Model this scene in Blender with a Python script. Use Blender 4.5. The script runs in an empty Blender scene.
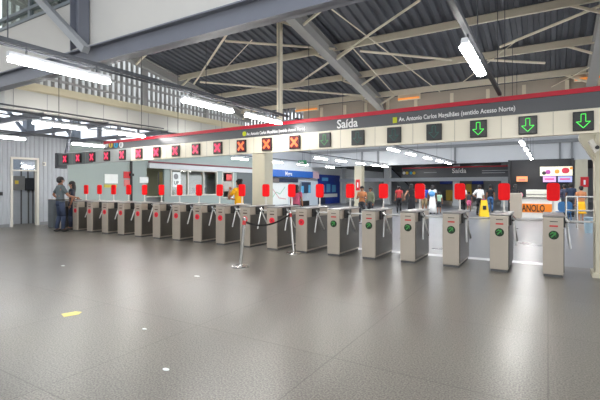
import bpy, bmesh, math, random
from mathutils import Vector, Matrix
random.seed(7)
PI = math.pi
SC = bpy.context.scene
COL = SC.collection

# ------------------------------------------------------------------ camera, world, exposure
EYE = 1.48
YAW = math.radians(31.09)
cam_d = bpy.data.cameras.new('camera')
cam_d.sensor_width = 36.0
cam_d.lens = 24.68
cam_d.shift_y = -13.0 / 600.0
cam_d.clip_start = 0.05
cam_d.clip_end = 200
cam = bpy.data.objects.new('camera', cam_d)
COL.objects.link(cam)
cam.location = (0, 0, EYE)
cam.rotation_euler = (PI / 2, 0, YAW)
SC.camera = cam

world = bpy.data.worlds.new('overcast_sky')
SC.world = world
world.use_nodes = True
wn = world.node_tree.nodes
wl = world.node_tree.links
bg = wn['Background']
tc = wn.new('ShaderNodeTexCoord')
sep = wn.new('ShaderNodeSeparateXYZ')
wl.new(tc.outputs['Generated'], sep.inputs[0])
ramp = wn.new('ShaderNodeValToRGB')
ramp.color_ramp.elements[0].position = 0.0
ramp.color_ramp.elements[0].color = (0.93, 0.96, 1.0, 1)
ramp.color_ramp.elements[1].position = 0.9
ramp.color_ramp.elements[1].color = (0.97, 0.99, 1.0, 1)
wl.new(sep.outputs[2], ramp.inputs[0])
wl.new(ramp.outputs[0], bg.inputs[0])
bg.inputs[1].default_value = 1.15

SC.view_settings.view_transform = 'Standard'
SC.view_settings.look = 'None'
SC.view_settings.gamma = 1.0
SC.view_settings.use_curve_mapping = False
SC.view_settings.exposure = 1.38
LAMP = 26.0

# ------------------------------------------------------------------ materials
def s2l(c):
    return c / 12.92 if c <= 0.04045 else ((c + 0.055) / 1.055) ** 2.4

def rgb(r, g, b):
    return (s2l(r / 255), s2l(g / 255), s2l(b / 255), 1)

MATS = {}
def mat(name, col, rough=0.5, metal=0.0, emit=0.0, var=0.06, scale=6.0, spec=0.5, bump=0.0):
    if name in MATS:
        return MATS[name]
    m = bpy.data.materials.new(name)
    m.use_nodes = True
    n = m.node_tree.nodes
    l = m.node_tree.links
    p = n['Principled BSDF']
    p.inputs['Roughness'].default_value = rough
    p.inputs['Metallic'].default_value = metal
    p.inputs['Specular IOR Level'].default_value = spec
    t = n.new('ShaderNodeTexCoord')
    no = n.new('ShaderNodeTexNoise')
    no.inputs['Scale'].default_value = scale
    no.inputs['Detail'].default_value = 3
    l.new(t.outputs['Object'], no.inputs['Vector'])
    mx = n.new('ShaderNodeMix')
    mx.data_type = 'RGBA'
    mx.inputs['A'].default_value = tuple(c * (1 - var) for c in col[:3]) + (1,)
    mx.inputs['B'].default_value = tuple(min(1, c * (1 + var)) for c in col[:3]) + (1,)
    l.new(no.outputs['Fac'], mx.inputs['Factor'])
    l.new(mx.outputs['Result'], p.inputs['Base Color'])
    if emit > 0:
        p.inputs['Emission Color'].default_value = col
        p.inputs['Emission Strength'].default_value = emit
    if bump > 0:
        b = n.new('ShaderNodeBump')
        b.inputs['Strength'].default_value = bump
        l.new(no.outputs['Fac'], b.inputs['Height'])
        l.new(b.outputs['Normal'], p.inputs['Normal'])
    MATS[name] = m
    return m

def glass_mat(name, tint, refl=0.12):
    m = bpy.data.materials.new(name)
    m.use_nodes = True
    n = m.node_tree.nodes
    l = m.node_tree.links
    n.remove(n['Principled BSDF'])
    tr = n.new('ShaderNodeBsdfTransparent')
    tr.inputs[0].default_value = tint
    gl = n.new('ShaderNodeBsdfGlossy')
    gl.inputs['Roughness'].default_value = 0.05
    mx = n.new('ShaderNodeMixShader')
    mx.inputs[0].default_value = refl
    l.new(tr.outputs[0], mx.inputs[1])
    l.new(gl.outputs[0], mx.inputs[2])
    l.new(mx.outputs[0], n['Material Output'].inputs[0])
    return m

def floor_mat(name, col, rough, joints=True):
    m = bpy.data.materials.new(name)
    m.use_nodes = True
    n = m.node_tree.nodes
    l = m.node_tree.links
    p = n['Principled BSDF']
    t = n.new('ShaderNodeTexCoord')
    sp = n.new('ShaderNodeTexNoise')            # terrazzo speckle
    sp.inputs['Scale'].default_value = 75
    sp.inputs['Detail'].default_value = 4
    l.new(t.outputs['Object'], sp.inputs['Vector'])
    r1 = n.new('ShaderNodeValToRGB')
    r1.color_ramp.elements[0].position = 0.36
    r1.color_ramp.elements[0].color = tuple(c * 0.5 for c in col[:3]) + (1,)
    r1.color_ramp.elements[1].position = 0.64
    r1.color_ramp.elements[1].color = tuple(c * 1.5 for c in col[:3]) + (1,)
    l.new(sp.outputs['Fac'], r1.inputs[0])
    wear = n.new('ShaderNodeTexNoise')          # broad wear patches
    wear.inputs['Scale'].default_value = 0.7
    wear.inputs['Detail'].default_value = 5
    l.new(t.outputs['Object'], wear.inputs['Vector'])
    r2 = n.new('ShaderNodeValToRGB')
    r2.color_ramp.elements[0].position = 0.3
    r2.color_ramp.elements[0].color = (0.88, 0.88, 0.89, 1)
    r2.color_ramp.elements[1].position = 0.7
    r2.color_ramp.elements[1].color = (1.1, 1.09, 1.07, 1)
    l.new(wear.outputs['Fac'], r2.inputs[0])
    mu = n.new('ShaderNodeMix')
    mu.data_type = 'RGBA'
    mu.blend_type = 'MULTIPLY'
    mu.inputs['Factor'].default_value = 1
    l.new(r1.outputs[0], mu.inputs['A'])
    l.new(r2.outputs[0], mu.inputs['B'])
    br = n.new('ShaderNodeTexBrick')
    br.offset = 0.0
    br.inputs['Scale'].default_value = 1.0
    br.inputs['Brick Width'].default_value = 1.6
    br.inputs['Row Height'].default_value = 1.6
    br.inputs['Mortar Size'].default_value = 0.006
    br.inputs['Color1'].default_value = (1.03, 1.03, 1.03, 1)
    br.inputs['Color2'].default_value = (0.95, 0.95, 0.955, 1)
    br.inputs['Mortar'].default_value = (0.62, 0.61, 0.6, 1)
    l.new(t.outputs['Object'], br.inputs['Vector'])
    m2 = n.new('ShaderNodeMix')
    m2.data_type = 'RGBA'
    m2.blend_type = 'MULTIPLY'
    m2.inputs['Factor'].default_value = 1.0 if joints else 0.0
    l.new(mu.outputs['Result'], m2.inputs['A'])
    l.new(br.outputs['Color'], m2.inputs['B'])
    l.new(m2.outputs['Result'], p.inputs['Base Color'])
    rr = n.new('ShaderNodeMapRange')
    rr.inputs['To Min'].default_value = rough - 0.06
    rr.inputs['To Max'].default_value = rough + 0.1
    l.new(wear.outputs['Fac'], rr.inputs['Value'])
    l.new(rr.outputs[0], p.inputs['Roughness'])
    p.inputs['Specular IOR Level'].default_value = 0.6
    return m

F_HALL = floor_mat('hall_terrazzo', rgb(106, 102, 95), 0.31)
F_PAID = floor_mat('concourse_terrazzo', rgb(118, 120, 124), 0.28, False)
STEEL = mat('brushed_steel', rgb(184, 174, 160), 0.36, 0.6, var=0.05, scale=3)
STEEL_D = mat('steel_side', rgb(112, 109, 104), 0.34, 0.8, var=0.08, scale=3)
STEEL_B = mat('bright_steel', rgb(182, 181, 177), 0.22, 0.9)
PLINTH = mat('plinth_grey', rgb(84, 84, 84), 0.6)
BLACK = mat('black_plastic', rgb(26, 26, 28), 0.45)
RUBBER = mat('black_belt', rgb(20, 20, 22), 0.7)
RED = mat('red_plastic', rgb(250, 14, 22), 0.5, var=0.02, spec=0.2)
RED_S = mat('red_stripe', rgb(205, 20, 50), 0.4)
GREEN_DISC = mat('green_disc', rgb(12, 40, 15), 0.45)
GREEN_L = mat('green_light', (0.08, 0.85, 0.10, 1), 0.5, emit=0.22)
GREEN_DIM = mat('dim_green_light', (0.02, 0.16, 0.04, 1), 0.5, emit=0.3)
TEAL_DIM = mat('dim_teal_light', (0.01, 0.06, 0.05, 1), 0.5, emit=0.3)
RED_L = mat('red_light', (1.0, 0.06, 0.06, 1), 0.5, emit=0.35)
PINK_L = mat('pink_light', (1.0, 0.05, 0.13, 1), 0.5, emit=0.33)
ORANGE_L = mat('orange_red_light', (1.0, 0.16, 0.05, 1), 0.5, emit=0.35)
PANEL_RED = mat('display_red_glass', rgb(96, 8, 16), 0.3)
SCREEN_K = mat('display_black', rgb(18, 22, 20), 0.3)
CREAM = mat('cream_panel', rgb(242, 234, 212), 0.28, var=0.02, scale=2)
CREAM_S = mat('cream_steel', rgb(222, 214, 194), 0.5, var=0.05)
SIGN_G = mat('sign_grey', rgb(84, 86, 90), 0.32, var=0.03, scale=2)
WHITE_T = mat('white_lettering', rgb(245, 245, 245), 0.5, emit=0.0)
YEL = mat('yellow_mark', rgb(205, 215, 40), 0.5, emit=0.0)
CYAN = mat('cyan_mark', rgb(40, 170, 215), 0.5)
YELC = mat('amber_mark', rgb(235, 200, 50), 0.5)
WHITE_P = mat('white_paint', rgb(214, 210, 200), 0.6, var=0.03, scale=1.5)
WHITE_W = mat('white_board', rgb(184, 181, 175), 0.6, var=0.05, scale=1.2)
GREY_ST = mat('grey_steel', rgb(98, 101, 110), 0.5, var=0.06, scale=3)
GREY_RF = mat('rafter_steel', rgb(158, 158, 156), 0.5, var=0.06, scale=3)
ROOF = mat('roof_sheet', rgb(80, 84, 92), 0.55, 0.1, var=0.12, scale=2)
GALV = mat('galvanised', rgb(66, 69, 74), 0.55, 0.0)
FIN = mat('louver_grey', rgb(150, 150, 150), 0.6)
BEIGE = mat('beige_panel', rgb(178, 168, 154), 0.7, var=0.16, scale=1.0)
GUTTER = mat('gutter_grey', rgb(172, 172, 167), 0.55, var=0.03, scale=1)
GUTTER_B = mat('gutter_beige', rgb(192, 184, 158), 0.6, var=0.04)
LEFTW = mat('left_panel_grey', rgb(168, 172, 178), 0.5, var=0.04, scale=2)
TEALW = mat('teal_grey_wall', rgb(146, 158, 154), 0.5, var=0.04, scale=1)
DARKW = mat('dark_wall', rgb(58, 59, 62), 0.7)
MIDW = mat('mid_grey', rgb(128, 130, 132), 0.6)
COLUMN = mat('column_beige', rgb(196, 190, 168), 0.6, var=0.05, scale=2)
CONC = mat('pale_concrete', rgb(196, 198, 200), 0.7, var=0.05, scale=1)
GLASS = glass_mat('window_glass', (0.93, 0.96, 1.0, 1))
OGLASS = glass_mat('office_glass', (0.82, 0.87, 0.84, 1), 0.14)
TUBE = mat('lamp_tube', (1.0, 0.98, 0.95, 1), 0.5, emit=LAMP)
LAMPBODY = mat('lamp_body', rgb(205, 206, 208), 0.5)
WARM = mat('warm_glow', (1.0, 0.36, 0.08, 1), 0.5, emit=0.2)

# ------------------------------------------------------------------ mesh helpers
def bm_new():
    return bmesh.new()

def box(bm, x0, x1, y0, y1, z0, z1, bev=0.0):
    vs = [bm.verts.new((x, y, z)) for z in (z0, z1) for y in (y0, y1) for x in (x0, x1)]
    idx = [(0, 2, 3, 1), (4, 5, 7, 6), (0, 1, 5, 4), (1, 3, 7, 5), (3, 2, 6, 7), (2, 0, 4, 6)]
    fs = [bm.faces.new([vs[i] for i in f]) for f in idx]
    if bev > 0:
        es = list({e for f in fs for e in f.edges})
        bmesh.ops.bevel(bm, geom=es, offset=bev, segments=2, affect='EDGES', profile=0.5)

def tube(bm, a, b, r, n=8, r2=None):
    a = Vector(a); b = Vector(b)
    d = (b - a)
    if d.length < 1e-6:
        return
    z = d.normalized()
    u = z.orthogonal().normalized()
    v = z.cross(u)
    r2 = r if r2 is None else r2
    A = [bm.verts.new(a + (u * math.cos(2 * PI * i / n) + v * math.sin(2 * PI * i / n)) * r) for i in range(n)]
    B = [bm.verts.new(b + (u * math.cos(2 * PI * i / n) + v * math.sin(2 * PI * i / n)) * r2) for i in range(n)]
    for i in range(n):
        bm.faces.new([A[i], A[(i + 1) % n], B[(i + 1) % n], B[i]])
    bm.faces.new(A[::-1]); bm.faces.new(B)

def path(bm, pts, r, n=8):
    for i in range(len(pts) - 1):
        tube(bm, pts[i], pts[i + 1], r, n)

def bar(bm, a, b, w, h):
    """rectangular bar from a to b, w across, h tall"""
    a = Vector(a); b = Vector(b)
    z = (b - a).normalized()
    up = Vector((0, 0, 1))
    if abs(z.dot(up)) > 0.98:
        up = Vector((0, 1, 0))
    u = z.cross(up).normalized()
    v = u.cross(z).normalized()
    P = []
    for p in (a, b):
        for su, sv in ((-1, -1), (1, -1), (1, 1), (-1, 1)):
            P.append(bm.verts.new(p + u * su * w / 2 + v * sv * h / 2))
    for i in range(4):
        bm.faces.new([P[i], P[(i + 1) % 4], P[4 + (i + 1) % 4], P[4 + i]])
    bm.faces.new(P[3::-1]); bm.faces.new(P[4:])

def ibeam(bm, a, b, w, h, t=0.02):
    a = Vector(a); b = Vector(b)
    z = (b - a).normalized()
    u = z.cross(Vector((0, 0, 1))).normalized()
    v = u.cross(z).normalized()
    bar(bm, a, b, t, h)
    for s in (-1, 1):
        o = v * s * (h / 2 - t / 2)
        bar(bm, a + o, b + o, w, t)

def prism(bm, pts, y0, y1, axis='y'):
    """extrude outline pts (u,v) between y0 and y1 along axis"""
    def P(u, v, w):
        return {'y': (u, w, v), 'x': (w, u, v), 'z': (u, v, w)}[axis]
    A = [bm.verts.new(P(u, v, y0)) for u, v in pts]
    B = [bm.verts.new(P(u, v, y1)) for u, v in pts]
    n = len(pts)
    for i in range(n):
        bm.faces.new([A[i], A[(i + 1) % n], B[(i + 1) % n], B[i]])
    bm.faces.new(A[::-1]); bm.faces.new(B)

def lathe(bm, prof, c=(0, 0, 0), n=20, sx=1.0, sy=1.0):
    rings = []
    for r, z in prof:
        rings.append([bm.verts.new((c[0] + r * sx * math.cos(2 * PI * i / n), c[1] + r * sy * math.sin(2 * PI * i / n), c[2] + z)) for i in range(n)])
    for k in range(len(rings) - 1):
        for i in range(n):
            bm.faces.new([rings[k][i], rings[k][(i + 1) % n], rings[k + 1][(i + 1) % n], rings[k + 1][i]])
    bm.faces.new(rings[0][::-1]); bm.faces.new(rings[-1])

def rrect(cx, cz, w, h, r, n=4):
    pts = []
    for qx, qz, a0 in ((1, 1, 0), (-1, 1, 90), (-1, -1, 180), (1, -1, 270)):
        for i in range(n + 1):
            a = math.radians(a0 + 90 * i / n)
            pts.append((cx + qx * (w / 2 - r) + r * math.cos(a), cz + qz * (h / 2 - r) + r * math.sin(a)))
    return pts

def ball(bm, c, rx, ry, rz, seg=12, rings=8):
    g = bmesh.ops.create_uvsphere(bm, u_segments=seg, v_segments=rings, radius=1.0)
    for v in g['verts']:
        v.co = Vector((c[0] + v.co.x * rx, c[1] + v.co.y * ry, c[2] + v.co.z * rz))

def obj(name, bm, m, parent=None, smooth=False, loc=None, shear=None):
    bmesh.ops.recalc_face_normals(bm, faces=bm.faces[:])
    if shear:
        k, x0 = shear
        for v in bm.verts:
            v.co.z += k * (v.co.x - x0)
    me = bpy.data.meshes.new(name)
    bm.to_mesh(me)
    bm.free()
    me.materials.append(m)
    if smooth:
        for p in me.polygons:
            p.use_smooth = True
    o = bpy.data.objects.new(name, me)
    COL.objects.link(o)
    if loc:
        o.location = loc
    if parent:
        o.parent = parent
    return o

def tag(o, label=None, cat=None, group=None, kind=None):
    if label: o['label'] = label
    if cat: o['category'] = cat
    if group: o['group'] = group
    if kind: o['kind'] = kind
    return o

def thing(name, label, cat, loc=(0, 0, 0), rz=0.0, group=None):
    o = bpy.data.objects.new(name, None)
    o.empty_display_size = 0.1
    COL.objects.link(o)
    o.location = loc
    o.rotation_euler = (0, 0, rz)
    return tag(o, label, cat, group)

def struct(name, bm, m, parent=None, **k):
    o = obj(name, bm, m, parent, **k)
    if parent is None:
        o['kind'] = 'structure'
    return o

def dup(root, loc=None, rz=None, label=None, group=None):
    r = root.copy()
    COL.objects.link(r)
    if loc is not None: r.location = loc
    if rz is not None: r.rotation_euler = (0, 0, rz)
    if label: r['label'] = label
    if group: r['group'] = group
    for ch in root.children:
        c = ch.copy(); COL.objects.link(c); c.parent = r
        for g in ch.children:
            d = g.copy(); COL.objects.link(d); d.parent = c
    return r

def text_bm(s, size, origin, xdir, zdir=(0, 0, 1), align='LEFT', squeeze=1.0, depth=0.004):
    """lettering as mesh: origin is the left base point, xdir the reading direction"""
    cu = bpy.data.curves.new('t', 'FONT')
    cu.body = s
    cu.size = size
    cu.align_x = align
    cu.extrude = depth / 2
    cu.resolution_u = 3
    cu.offset = size * 0.018
    to = bpy.data.objects.new('t', cu)
    COL.objects.link(to)
    dg = bpy.context.evaluated_depsgraph_get()
    me = bpy.data.meshes.new_from_object(to.evaluated_get(dg))
    bpy.data.objects.remove(to)
    bpy.data.curves.remove(cu)
    bm = bmesh.new()
    bm.from_mesh(me)
    bpy.data.meshes.remove(me)
    X = Vector(xdir).normalized(); Z = Vector(zdir); N = X.cross(Z)
    O = Vector(origin)
    for v in bm.verts:
        v.co = O + X * v.co.x * squeeze + Z * v.co.y + N * v.co.z
    return bm

def ordn(i):
    return ['first', 'second', 'third', 'fourth', 'fifth', 'sixth', 'seventh', 'eighth', 'ninth', 'tenth', 'eleventh', 'twelfth',
            'thirteenth', 'fourteenth', 'fifteenth', 'sixteenth', 'seventeenth', 'eighteenth', 'nineteenth', 'twentieth'][i]

# pixel of the photo -> direction, to read off real positions
FPX = 411.3
def ray(px, py):
    r = (px - 300) / FPX; u = (187 - py) / FPX
    return Vector((-math.sin(YAW) + r * math.cos(YAW), math.cos(YAW) + r * math.sin(YAW), u))
def atY(px, py, Y):
    d = ray(px, py); t = Y / d.y
    return Vector((d.x * t, Y, EYE + d.z * t))
def atX(px, py, X):
    d = ray(px, py); t = X / d.x
    return Vector((X, d.y * t, EYE + d.z * t))
def atZ(px, py, Z=0.0):
    d = ray(px, py); t = (Z - EYE) / d.z
    return Vector((d.x * t, d.y * t, Z))
def zroof(y):
    return 7.215 - 0.185 * y
def atRoof(px, py, drop=0.3):
    d = ray(px, py)
    t = (7.215 - drop - EYE) / (d.z + 0.185 * d.y)
    return Vector((d.x * t, d.y * t, EYE + d.z * t))

# ================================================================== SETTING
# floor
bm = bm_new(); box(bm, -19.5, 12, -12, 9.12, -0.12, 0.0)
struct('floor', bm, F_HALL)
bm = bm_new(); box(bm, -19.5, 12, 9.12, 48, -0.12, 0.0)
struct('floor_concourse', bm, F_PAID)
bm = bm_new(); box(bm, -15.0, 0.2, 9.02, 9.3, 0.0, 0.004)
struct('trim_1', bm, mat('white_threshold', rgb(232, 233, 235), 0.3))

# left wall: ribbed panels near the door, plain beyond, clerestory glazing above
XL = -17.0
D0, D1, DH = 7.48, 8.46, 2.6
bm = bm_new()
def ribbed(bm, y0, y1, z0, z1, pitch=0.16, dep=0.022):
    y = y0
    while y < y1 - 1e-6:
        ye = min(y + pitch, y1)
        w = ye - y
        pts = [(XL - 0.12, y), (XL - 0.12, ye), (XL, ye), (XL, ye - w * 0.12), (XL + dep, ye - w * 0.25), (XL + dep, y + w * 0.25), (XL, y + w * 0.12), (XL, y)]
        prism(bm, pts, z0, z1, 'z')
        y = ye
ribbed(bm, -12, D0, 0, 3.45)
ribbed(bm, D1, 9.6, 0, 3.45)
ribbed(bm, D0, D1, DH, 3.45)
struct('wall_left', bm, LEFTW)
bm = bm_new(); box(bm, XL - 0.12, XL, 9.6, 12.4, 0, 3.45)
struct('wall_left_tiled', bm, TEALW)
bm = bm_new(); box(bm, XL, XL + 0.04, -12, D0 - 0.05, 0, 0.12); box(bm, XL, XL + 0.04, D1 + 0.05, 12.4, 0, 0.12)
struct('baseboard_left', bm, MIDW)
# clerestory: one window object per bay
for i, y0 in enumerate([-1.0, 2.0, 5.0, 8.0, 11.0]):
    w = thing('window_%d' % (i + 1), None, None, (XL, y0, 3.45))
    w['kind'] = 'structure'
    bm = bm_new()
    box(bm, -0.08, 0.06, 0, 3.0, 0, 0.09); box(bm, -0.08, 0.06, 0, 3.0, 1.01, 1.1)
    for yy in (0.0, 0.98, 1.98, 2.92):
        box(bm, -0.06, 0.06, yy, yy + 0.08, 0.09, 1.01)
    box(bm, -0.05, 0.05, 0.0, 3.0, 0.52, 0.56)
    obj('window_frame', bm, GREY_ST, w)
    bm = bm_new(); box(bm, -0.01, 0.01, 0.05, 2.95, 0.06, 1.04)
    obj('pane', bm, GLASS, w)
bm = bm_new(); box(bm, XL - 0.12, XL, -12, -1, 3.45, 4.65); box(bm, XL - 0.12, XL, 14, 48, 3.45, 4.65)
struct('wall_left_upper', bm, LEFTW)
# door opening with frame, transom, leaf standing open and the little service room behind
d = thing('door_1', None, None, (XL, (D0 + D1) / 2, 0)); d['kind'] = 'structure'
hw = (D1 - D0) / 2
bm = bm_new()
box(bm, -0.14, 0.05, -hw, -hw + 0.07, 0, DH); box(bm, -0.14, 0.05, hw - 0.07, hw, 0, DH); box(bm, -0.14, 0.05, -hw + 0.07, hw - 0.07, DH - 0.08, DH)
box(bm, -0.1, 0.0, -hw + 0.07, hw - 0.07, 2.08, 2.13)
obj('door_frame', bm, WHITE_P, d)
bm = bm_new(); box(bm, -0.06, -0.05, -hw + 0.07, hw - 0.07, 2.13, DH - 0.08)
obj('transom_pane', bm, GLASS, d)
bm = bm_new(); box(bm, -0.98, -0.12, -hw + 0.05, -hw + 0.09, 0.01, 2.07)
leaf = obj('door_leaf', bm, LEFTW, d)
bm = bm_new(); box(bm, -0.95, -0.88, -hw + 0.09, -hw + 0.13, 0.98, 1.06, 0.008)
obj('door_handle', bm, STEEL_B, leaf)
bm = bm_new(); box(bm, XL - 1.2, XL - 1.12, D0 - 0.6, D1 + 0.6, 0, 2.9)
box(bm, XL - 1.12, XL - 0.12, D0 - 0.6, D0 - 0.54, 0, 2.9); box(bm, XL - 1.12, XL - 0.12, D1 + 0.54, D1 + 0.6, 0, 2.9)
struct('wall_service_room', bm, mat('service_wall', rgb(190, 196, 202), 0.6))

# main shed roof: corrugated sheet, falling away from the camera
bm = bm_new()
X0, X1, YA, YB = -11.2, 9.0, 4.72, 14.2
top, bot = [], []
x = X0; k = 0
prof = []
while x < X1:
    prof += [(x, 0.0), (x + 0.09, 0.0), (x + 0.115, 0.055), (x + 0.205, 0.055)]
    x += 0.23
def sheet(bm, prof, ya, yb, zf, th=0.01):
    V = []
    for (px_, dz) in prof:
        V.append((bm.verts.new((px_, ya, zf(ya) + dz)), bm.verts.new((px_, yb, zf(yb) + dz))))
    for i in range(len(V) - 1):
        bm.faces.new([V[i][0], V[i + 1][0], V[i + 1][1], V[i][1]])
sheet(bm, prof, YA, YB, zroof)
struct('ceiling', bm, ROOF)
# high roof over the near hall and low roofs over the side aisle and the concourse
bm = bm_new(); box(bm, -19, 9.0, 3.2, 4.72, 6.9, 7.0); box(bm, -19, 9.0, -12, -8, 6.9, 7.0); box(bm, -19, -9, -8, 3.2, 6.9, 7.0); box(bm, 3, 9, -8, 3.2, 6.9, 7.0); struct('ceiling_hall', bm, WHITE_W)
def added_skylight(n, x0, x1, y0, y1, z, nx, ny):  # unseen roof glazing, added so daylight brightens the hall and concourse floors
    w = thing('window_%d' % n, None, None, (x0, y0, z)); w['kind'] = 'structure'
    bm = bm_new()
    for i in range(nx + 1):
        x = (x1 - x0) * i / nx
        box(bm, x - 0.05, x + 0.05, 0, y1 - y0, -0.08, 0.08)
    for i in range(ny + 1):
        y = (y1 - y0) * i / ny
        box(bm, 0, x1 - x0, y - 0.04, y + 0.04, -0.06, 0.06)
    obj('window_frame', bm, GREY_ST, w)
    bm = bm_new(); box(bm, 0, x1 - x0, 0, y1 - y0, -0.006, 0.006); obj('pane', bm, GLASS, w)
added_skylight(9, -9, 3, -8, 3.2, 6.95, 4, 4)
added_skylight(10, -16, 10, 15.5, 26.5, 6.04, 9, 4)
bm = bm_new(); prism(bm, [(XL, 4.55), (-11.28, 3.86), (-11.28, 3.94), (XL, 4.65)], 4.72, 14.0); struct('ceiling_aisle', bm, WHITE_W)
bm = bm_new(); box(bm, XL, 12, 14.2, 15.5, 6.0, 6.08); box(bm, XL, 12, 26.5, 30.2, 6.0, 6.08); box(bm, XL, -16, 15.5, 26.5, 6.0, 6.08); box(bm, 10, 12, 15.5, 26.5, 6.0, 6.08); struct('ceiling_concourse', bm, mat('concourse_ceiling', rgb(112, 114, 118), 0.6))
bm = bm_new(); box(bm, XL, 12, 30.2, 48, 3.25, 3.33); struct('ceiling_far', bm, DARKW)

# wall high over the near hall: white boards on a grey I-beam, window strip at its left
YW = 4.62
bm = bm_new(); ibeam(bm, (-18.5, YW, 3.93), (9, YW, 3.93), 0.22, 0.34, 0.025)
struct('trim_2', bm, GREY_ST)
bm = bm_new()
xs = -7.7
box(bm, xs, 9, YW + 0.1, YW + 0.2, 4.1, 6.9)
box(bm, -18.5, xs, YW + 0.1, YW + 0.2, 4.1, 5.18)
box(bm, -18.5, 9, YW - 0.1, YW + 0.22, 4.1, 4.125)
struct('wall_upper', bm, WHITE_W)
w = thing('window_6', None, None, (-13.1, YW + 0.12, 5.18)); w['kind'] = 'structure'
bm = bm_new()
for z in (0.0, 0.22, 0.95, 1.65):
    box(bm, -5.4, 5.3, -0.05, 0.07, z, z + 0.07)
for x in (-5.4, -3.2, -1.0, 1.2, 3.2, 5.22):
    box(bm, x, x + 0.08, -0.04, 0.06, 0.0, 1.72)
obj('window_frame', bm, mat('window_steel', rgb(112, 120, 124), 0.5), w)
bm = bm_new(); box(bm, -5.4, 5.3, 0.0, 0.012, 0.03, 1.7); obj('pane', bm, OGLASS, w)
bm = bm_new()
ibeam_z = 4.13
box(bm, -7.86, -7.84, YW - 0.14, YW + 0.08, 4.1, 6.9); box(bm, -7.6, -7.58, YW - 0.14, YW + 0.08, 4.1, 6.9); box(bm, -7.84, -7.6, YW - 0.04, YW - 0.02, 4.1, 6.9)
struct('trim_3', bm, GREY_ST)
pa = atY(40, 0, YW - 0.2); pb = atY(86, 50, YW - 0.2)
bm = bm_new(); pe = pa + (pa - pb) * 0.9; bar(bm, pe, pb, 0.13, 0.13); struct('trim_4', bm, mat('strut_grey', rgb(140, 142, 144), 0.5))

# side gable at X=-11: pale gutter beam, beige upstand, vertical louvres, rafter on top
XG = -11.0
bm = bm_new(); box(bm, XG - 0.3, XG, 4.72, 14.1, 3.38, 3.85); struct('trim_5', bm, GUTTER)
bm = bm_new()
for y in [4.9 + 0.78 * i for i in range(12)]:
    box(bm, XG, XG + 0.006, y, y + 0.012, 3.38, 3.85)
struct('trim_6', bm, MIDW)
bm = bm_new(); box(bm, XG - 0.26, XG - 0.02, 4.72, 14.1, 3.9, 4.08); box(bm, XG - 0.1, XG - 0.04, 4.72, 14.1, 3.85, 3.9); struct('trim_7', bm, GUTTER_B)
bm = bm_new()
y = 4.74
while y < 14.0:
    zt = zroof(y) - 0.05
    prism(bm, [(XG - 0.15, y), (XG - 0.15, y + 0.1), (XG - 0.135, y + 0.1), (XG - 0.12, y + 0.085), (XG - 0.12, y + 0.015), (XG - 0.135, y)], 4.08, zt, 'z')
    y += 0.185
for z in (4.25, 4.62):
    box(bm, XG - 0.12, XG - 0.06, 4.74, 14.0, z, z + 0.06)
for y in (5.2, 8.6, 11.4):
    box(bm, XG - 0.12, XG, y, y + 0.16, 4.08, zroof(y + 0.16))
struct('wall_gable', bm, FIN)
fm = bpy.data.materials.new('frosted_sheet'); fm.use_nodes = True
fn = fm.node_tree.nodes; fl = fm.node_tree.links; fn.remove(fn['Principled BSDF'])
ft = fn.new('ShaderNodeBsdfTranslucent'); ft.inputs[0].default_value = (0.50, 0.52, 0.53, 1)
fd = fn.new('ShaderNodeBsdfDiffuse'); fd.inputs[0].default_value = (0.6, 0.6, 0.6, 1)
fx = fn.new('ShaderNodeMixShader'); fx.inputs[0].default_value = 0.25
fl.new(ft.outputs[0], fx.inputs[1]); fl.new(fd.outputs[0], fx.inputs[2]); fl.new(fx.outputs[0], fn['Material Output'].inputs[0])
bm = bm_new()
V4 = [bm.verts.new((XG - 0.2, y_, z_)) for y_, z_ in ((4.74, 4.08), (14.0, 4.08), (14.0, zroof(14.0) - 0.03), (4.74, zroof(4.74) - 0.03))]
bm.faces.new(V4)
struct('window_11', bm, fm)
bm = bm_new(); ibeam(bm, (XG + 0.02, 4.75, zroof(4.75) - 0.22), (XG + 0.02, 14.1, zroof(14.1) - 0.22), 0.2, 0.3); struct('trim_8', bm, GREY_RF)
for i, xr in enumerate((-5.0, 1.0, 7.0)):
    bm = bm_new(); ibeam(bm, (xr, 4.75, zroof(4.75) - 0.32), (xr, 14.1, zroof(14.1) - 0.32), 0.24, 0.36, 0.025)
    struct('trim_%d' % (9 + i), bm, GREY_RF)
# purlins
for i, y in enumerate((6.5, 8.27, 10.05, 11.8, 13.45)):
    bm = bm_new()
    z = zroof(y) - 0.09
    box(bm, X0, 9, y - 0.02, y + 0.02, z - 0.09, z + 0.08)
    box(bm, X0, 9, y - 0.05, y + 0.02, z - 0.1, z - 0.085); box(bm, X0, 9, y - 0.02, y + 0.05, z + 0.07, z + 0.085)
    struct('trim_%d' % (12 + i), bm, CREAM_S)
# knee braces where purlins meet rafters + sway rods in the roof plane
bm = bm_new()
for xr in (-11, -5, 1):
    for y in (8.27, 10.05, 11.8, 13.45):
        z = zroof(y)
        for s in ((1,) if xr == -11 else (-1, 1)):
            bar(bm, (xr + s * 0.1, y, z - 0.42), (xr + s * 0.62, y, z - 0.16), 0.05, 0.05)
struct('trim_17', bm, CREAM_S)
rods = [((231, 28), (194, 84)), ((225, 41), (335, 49)), ((200, 82), (378, 97)), ((300, 82), (420, 0)), ((360, 51), (452, 60)),
        ((500, 47), (600, 6)), ((487, 60), (545, 63)), ((252, 40), (222, 72)), ((330, 8), (440, 92)), ((349, 44), (395, 95)), ((463, 82), (520, 38)), ((530, 98), (600, 62))]
bm = bm_new()
for i, (a, b) in enumerate(rods):
    dr = 0.24
    A = atRoof(*a, dr); B = atRoof(*b, dr)
    tube(bm, A, B, 0.032 if i < 7 else 0.014, 6)
struct('trim_18', bm, CREAM_S)

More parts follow.
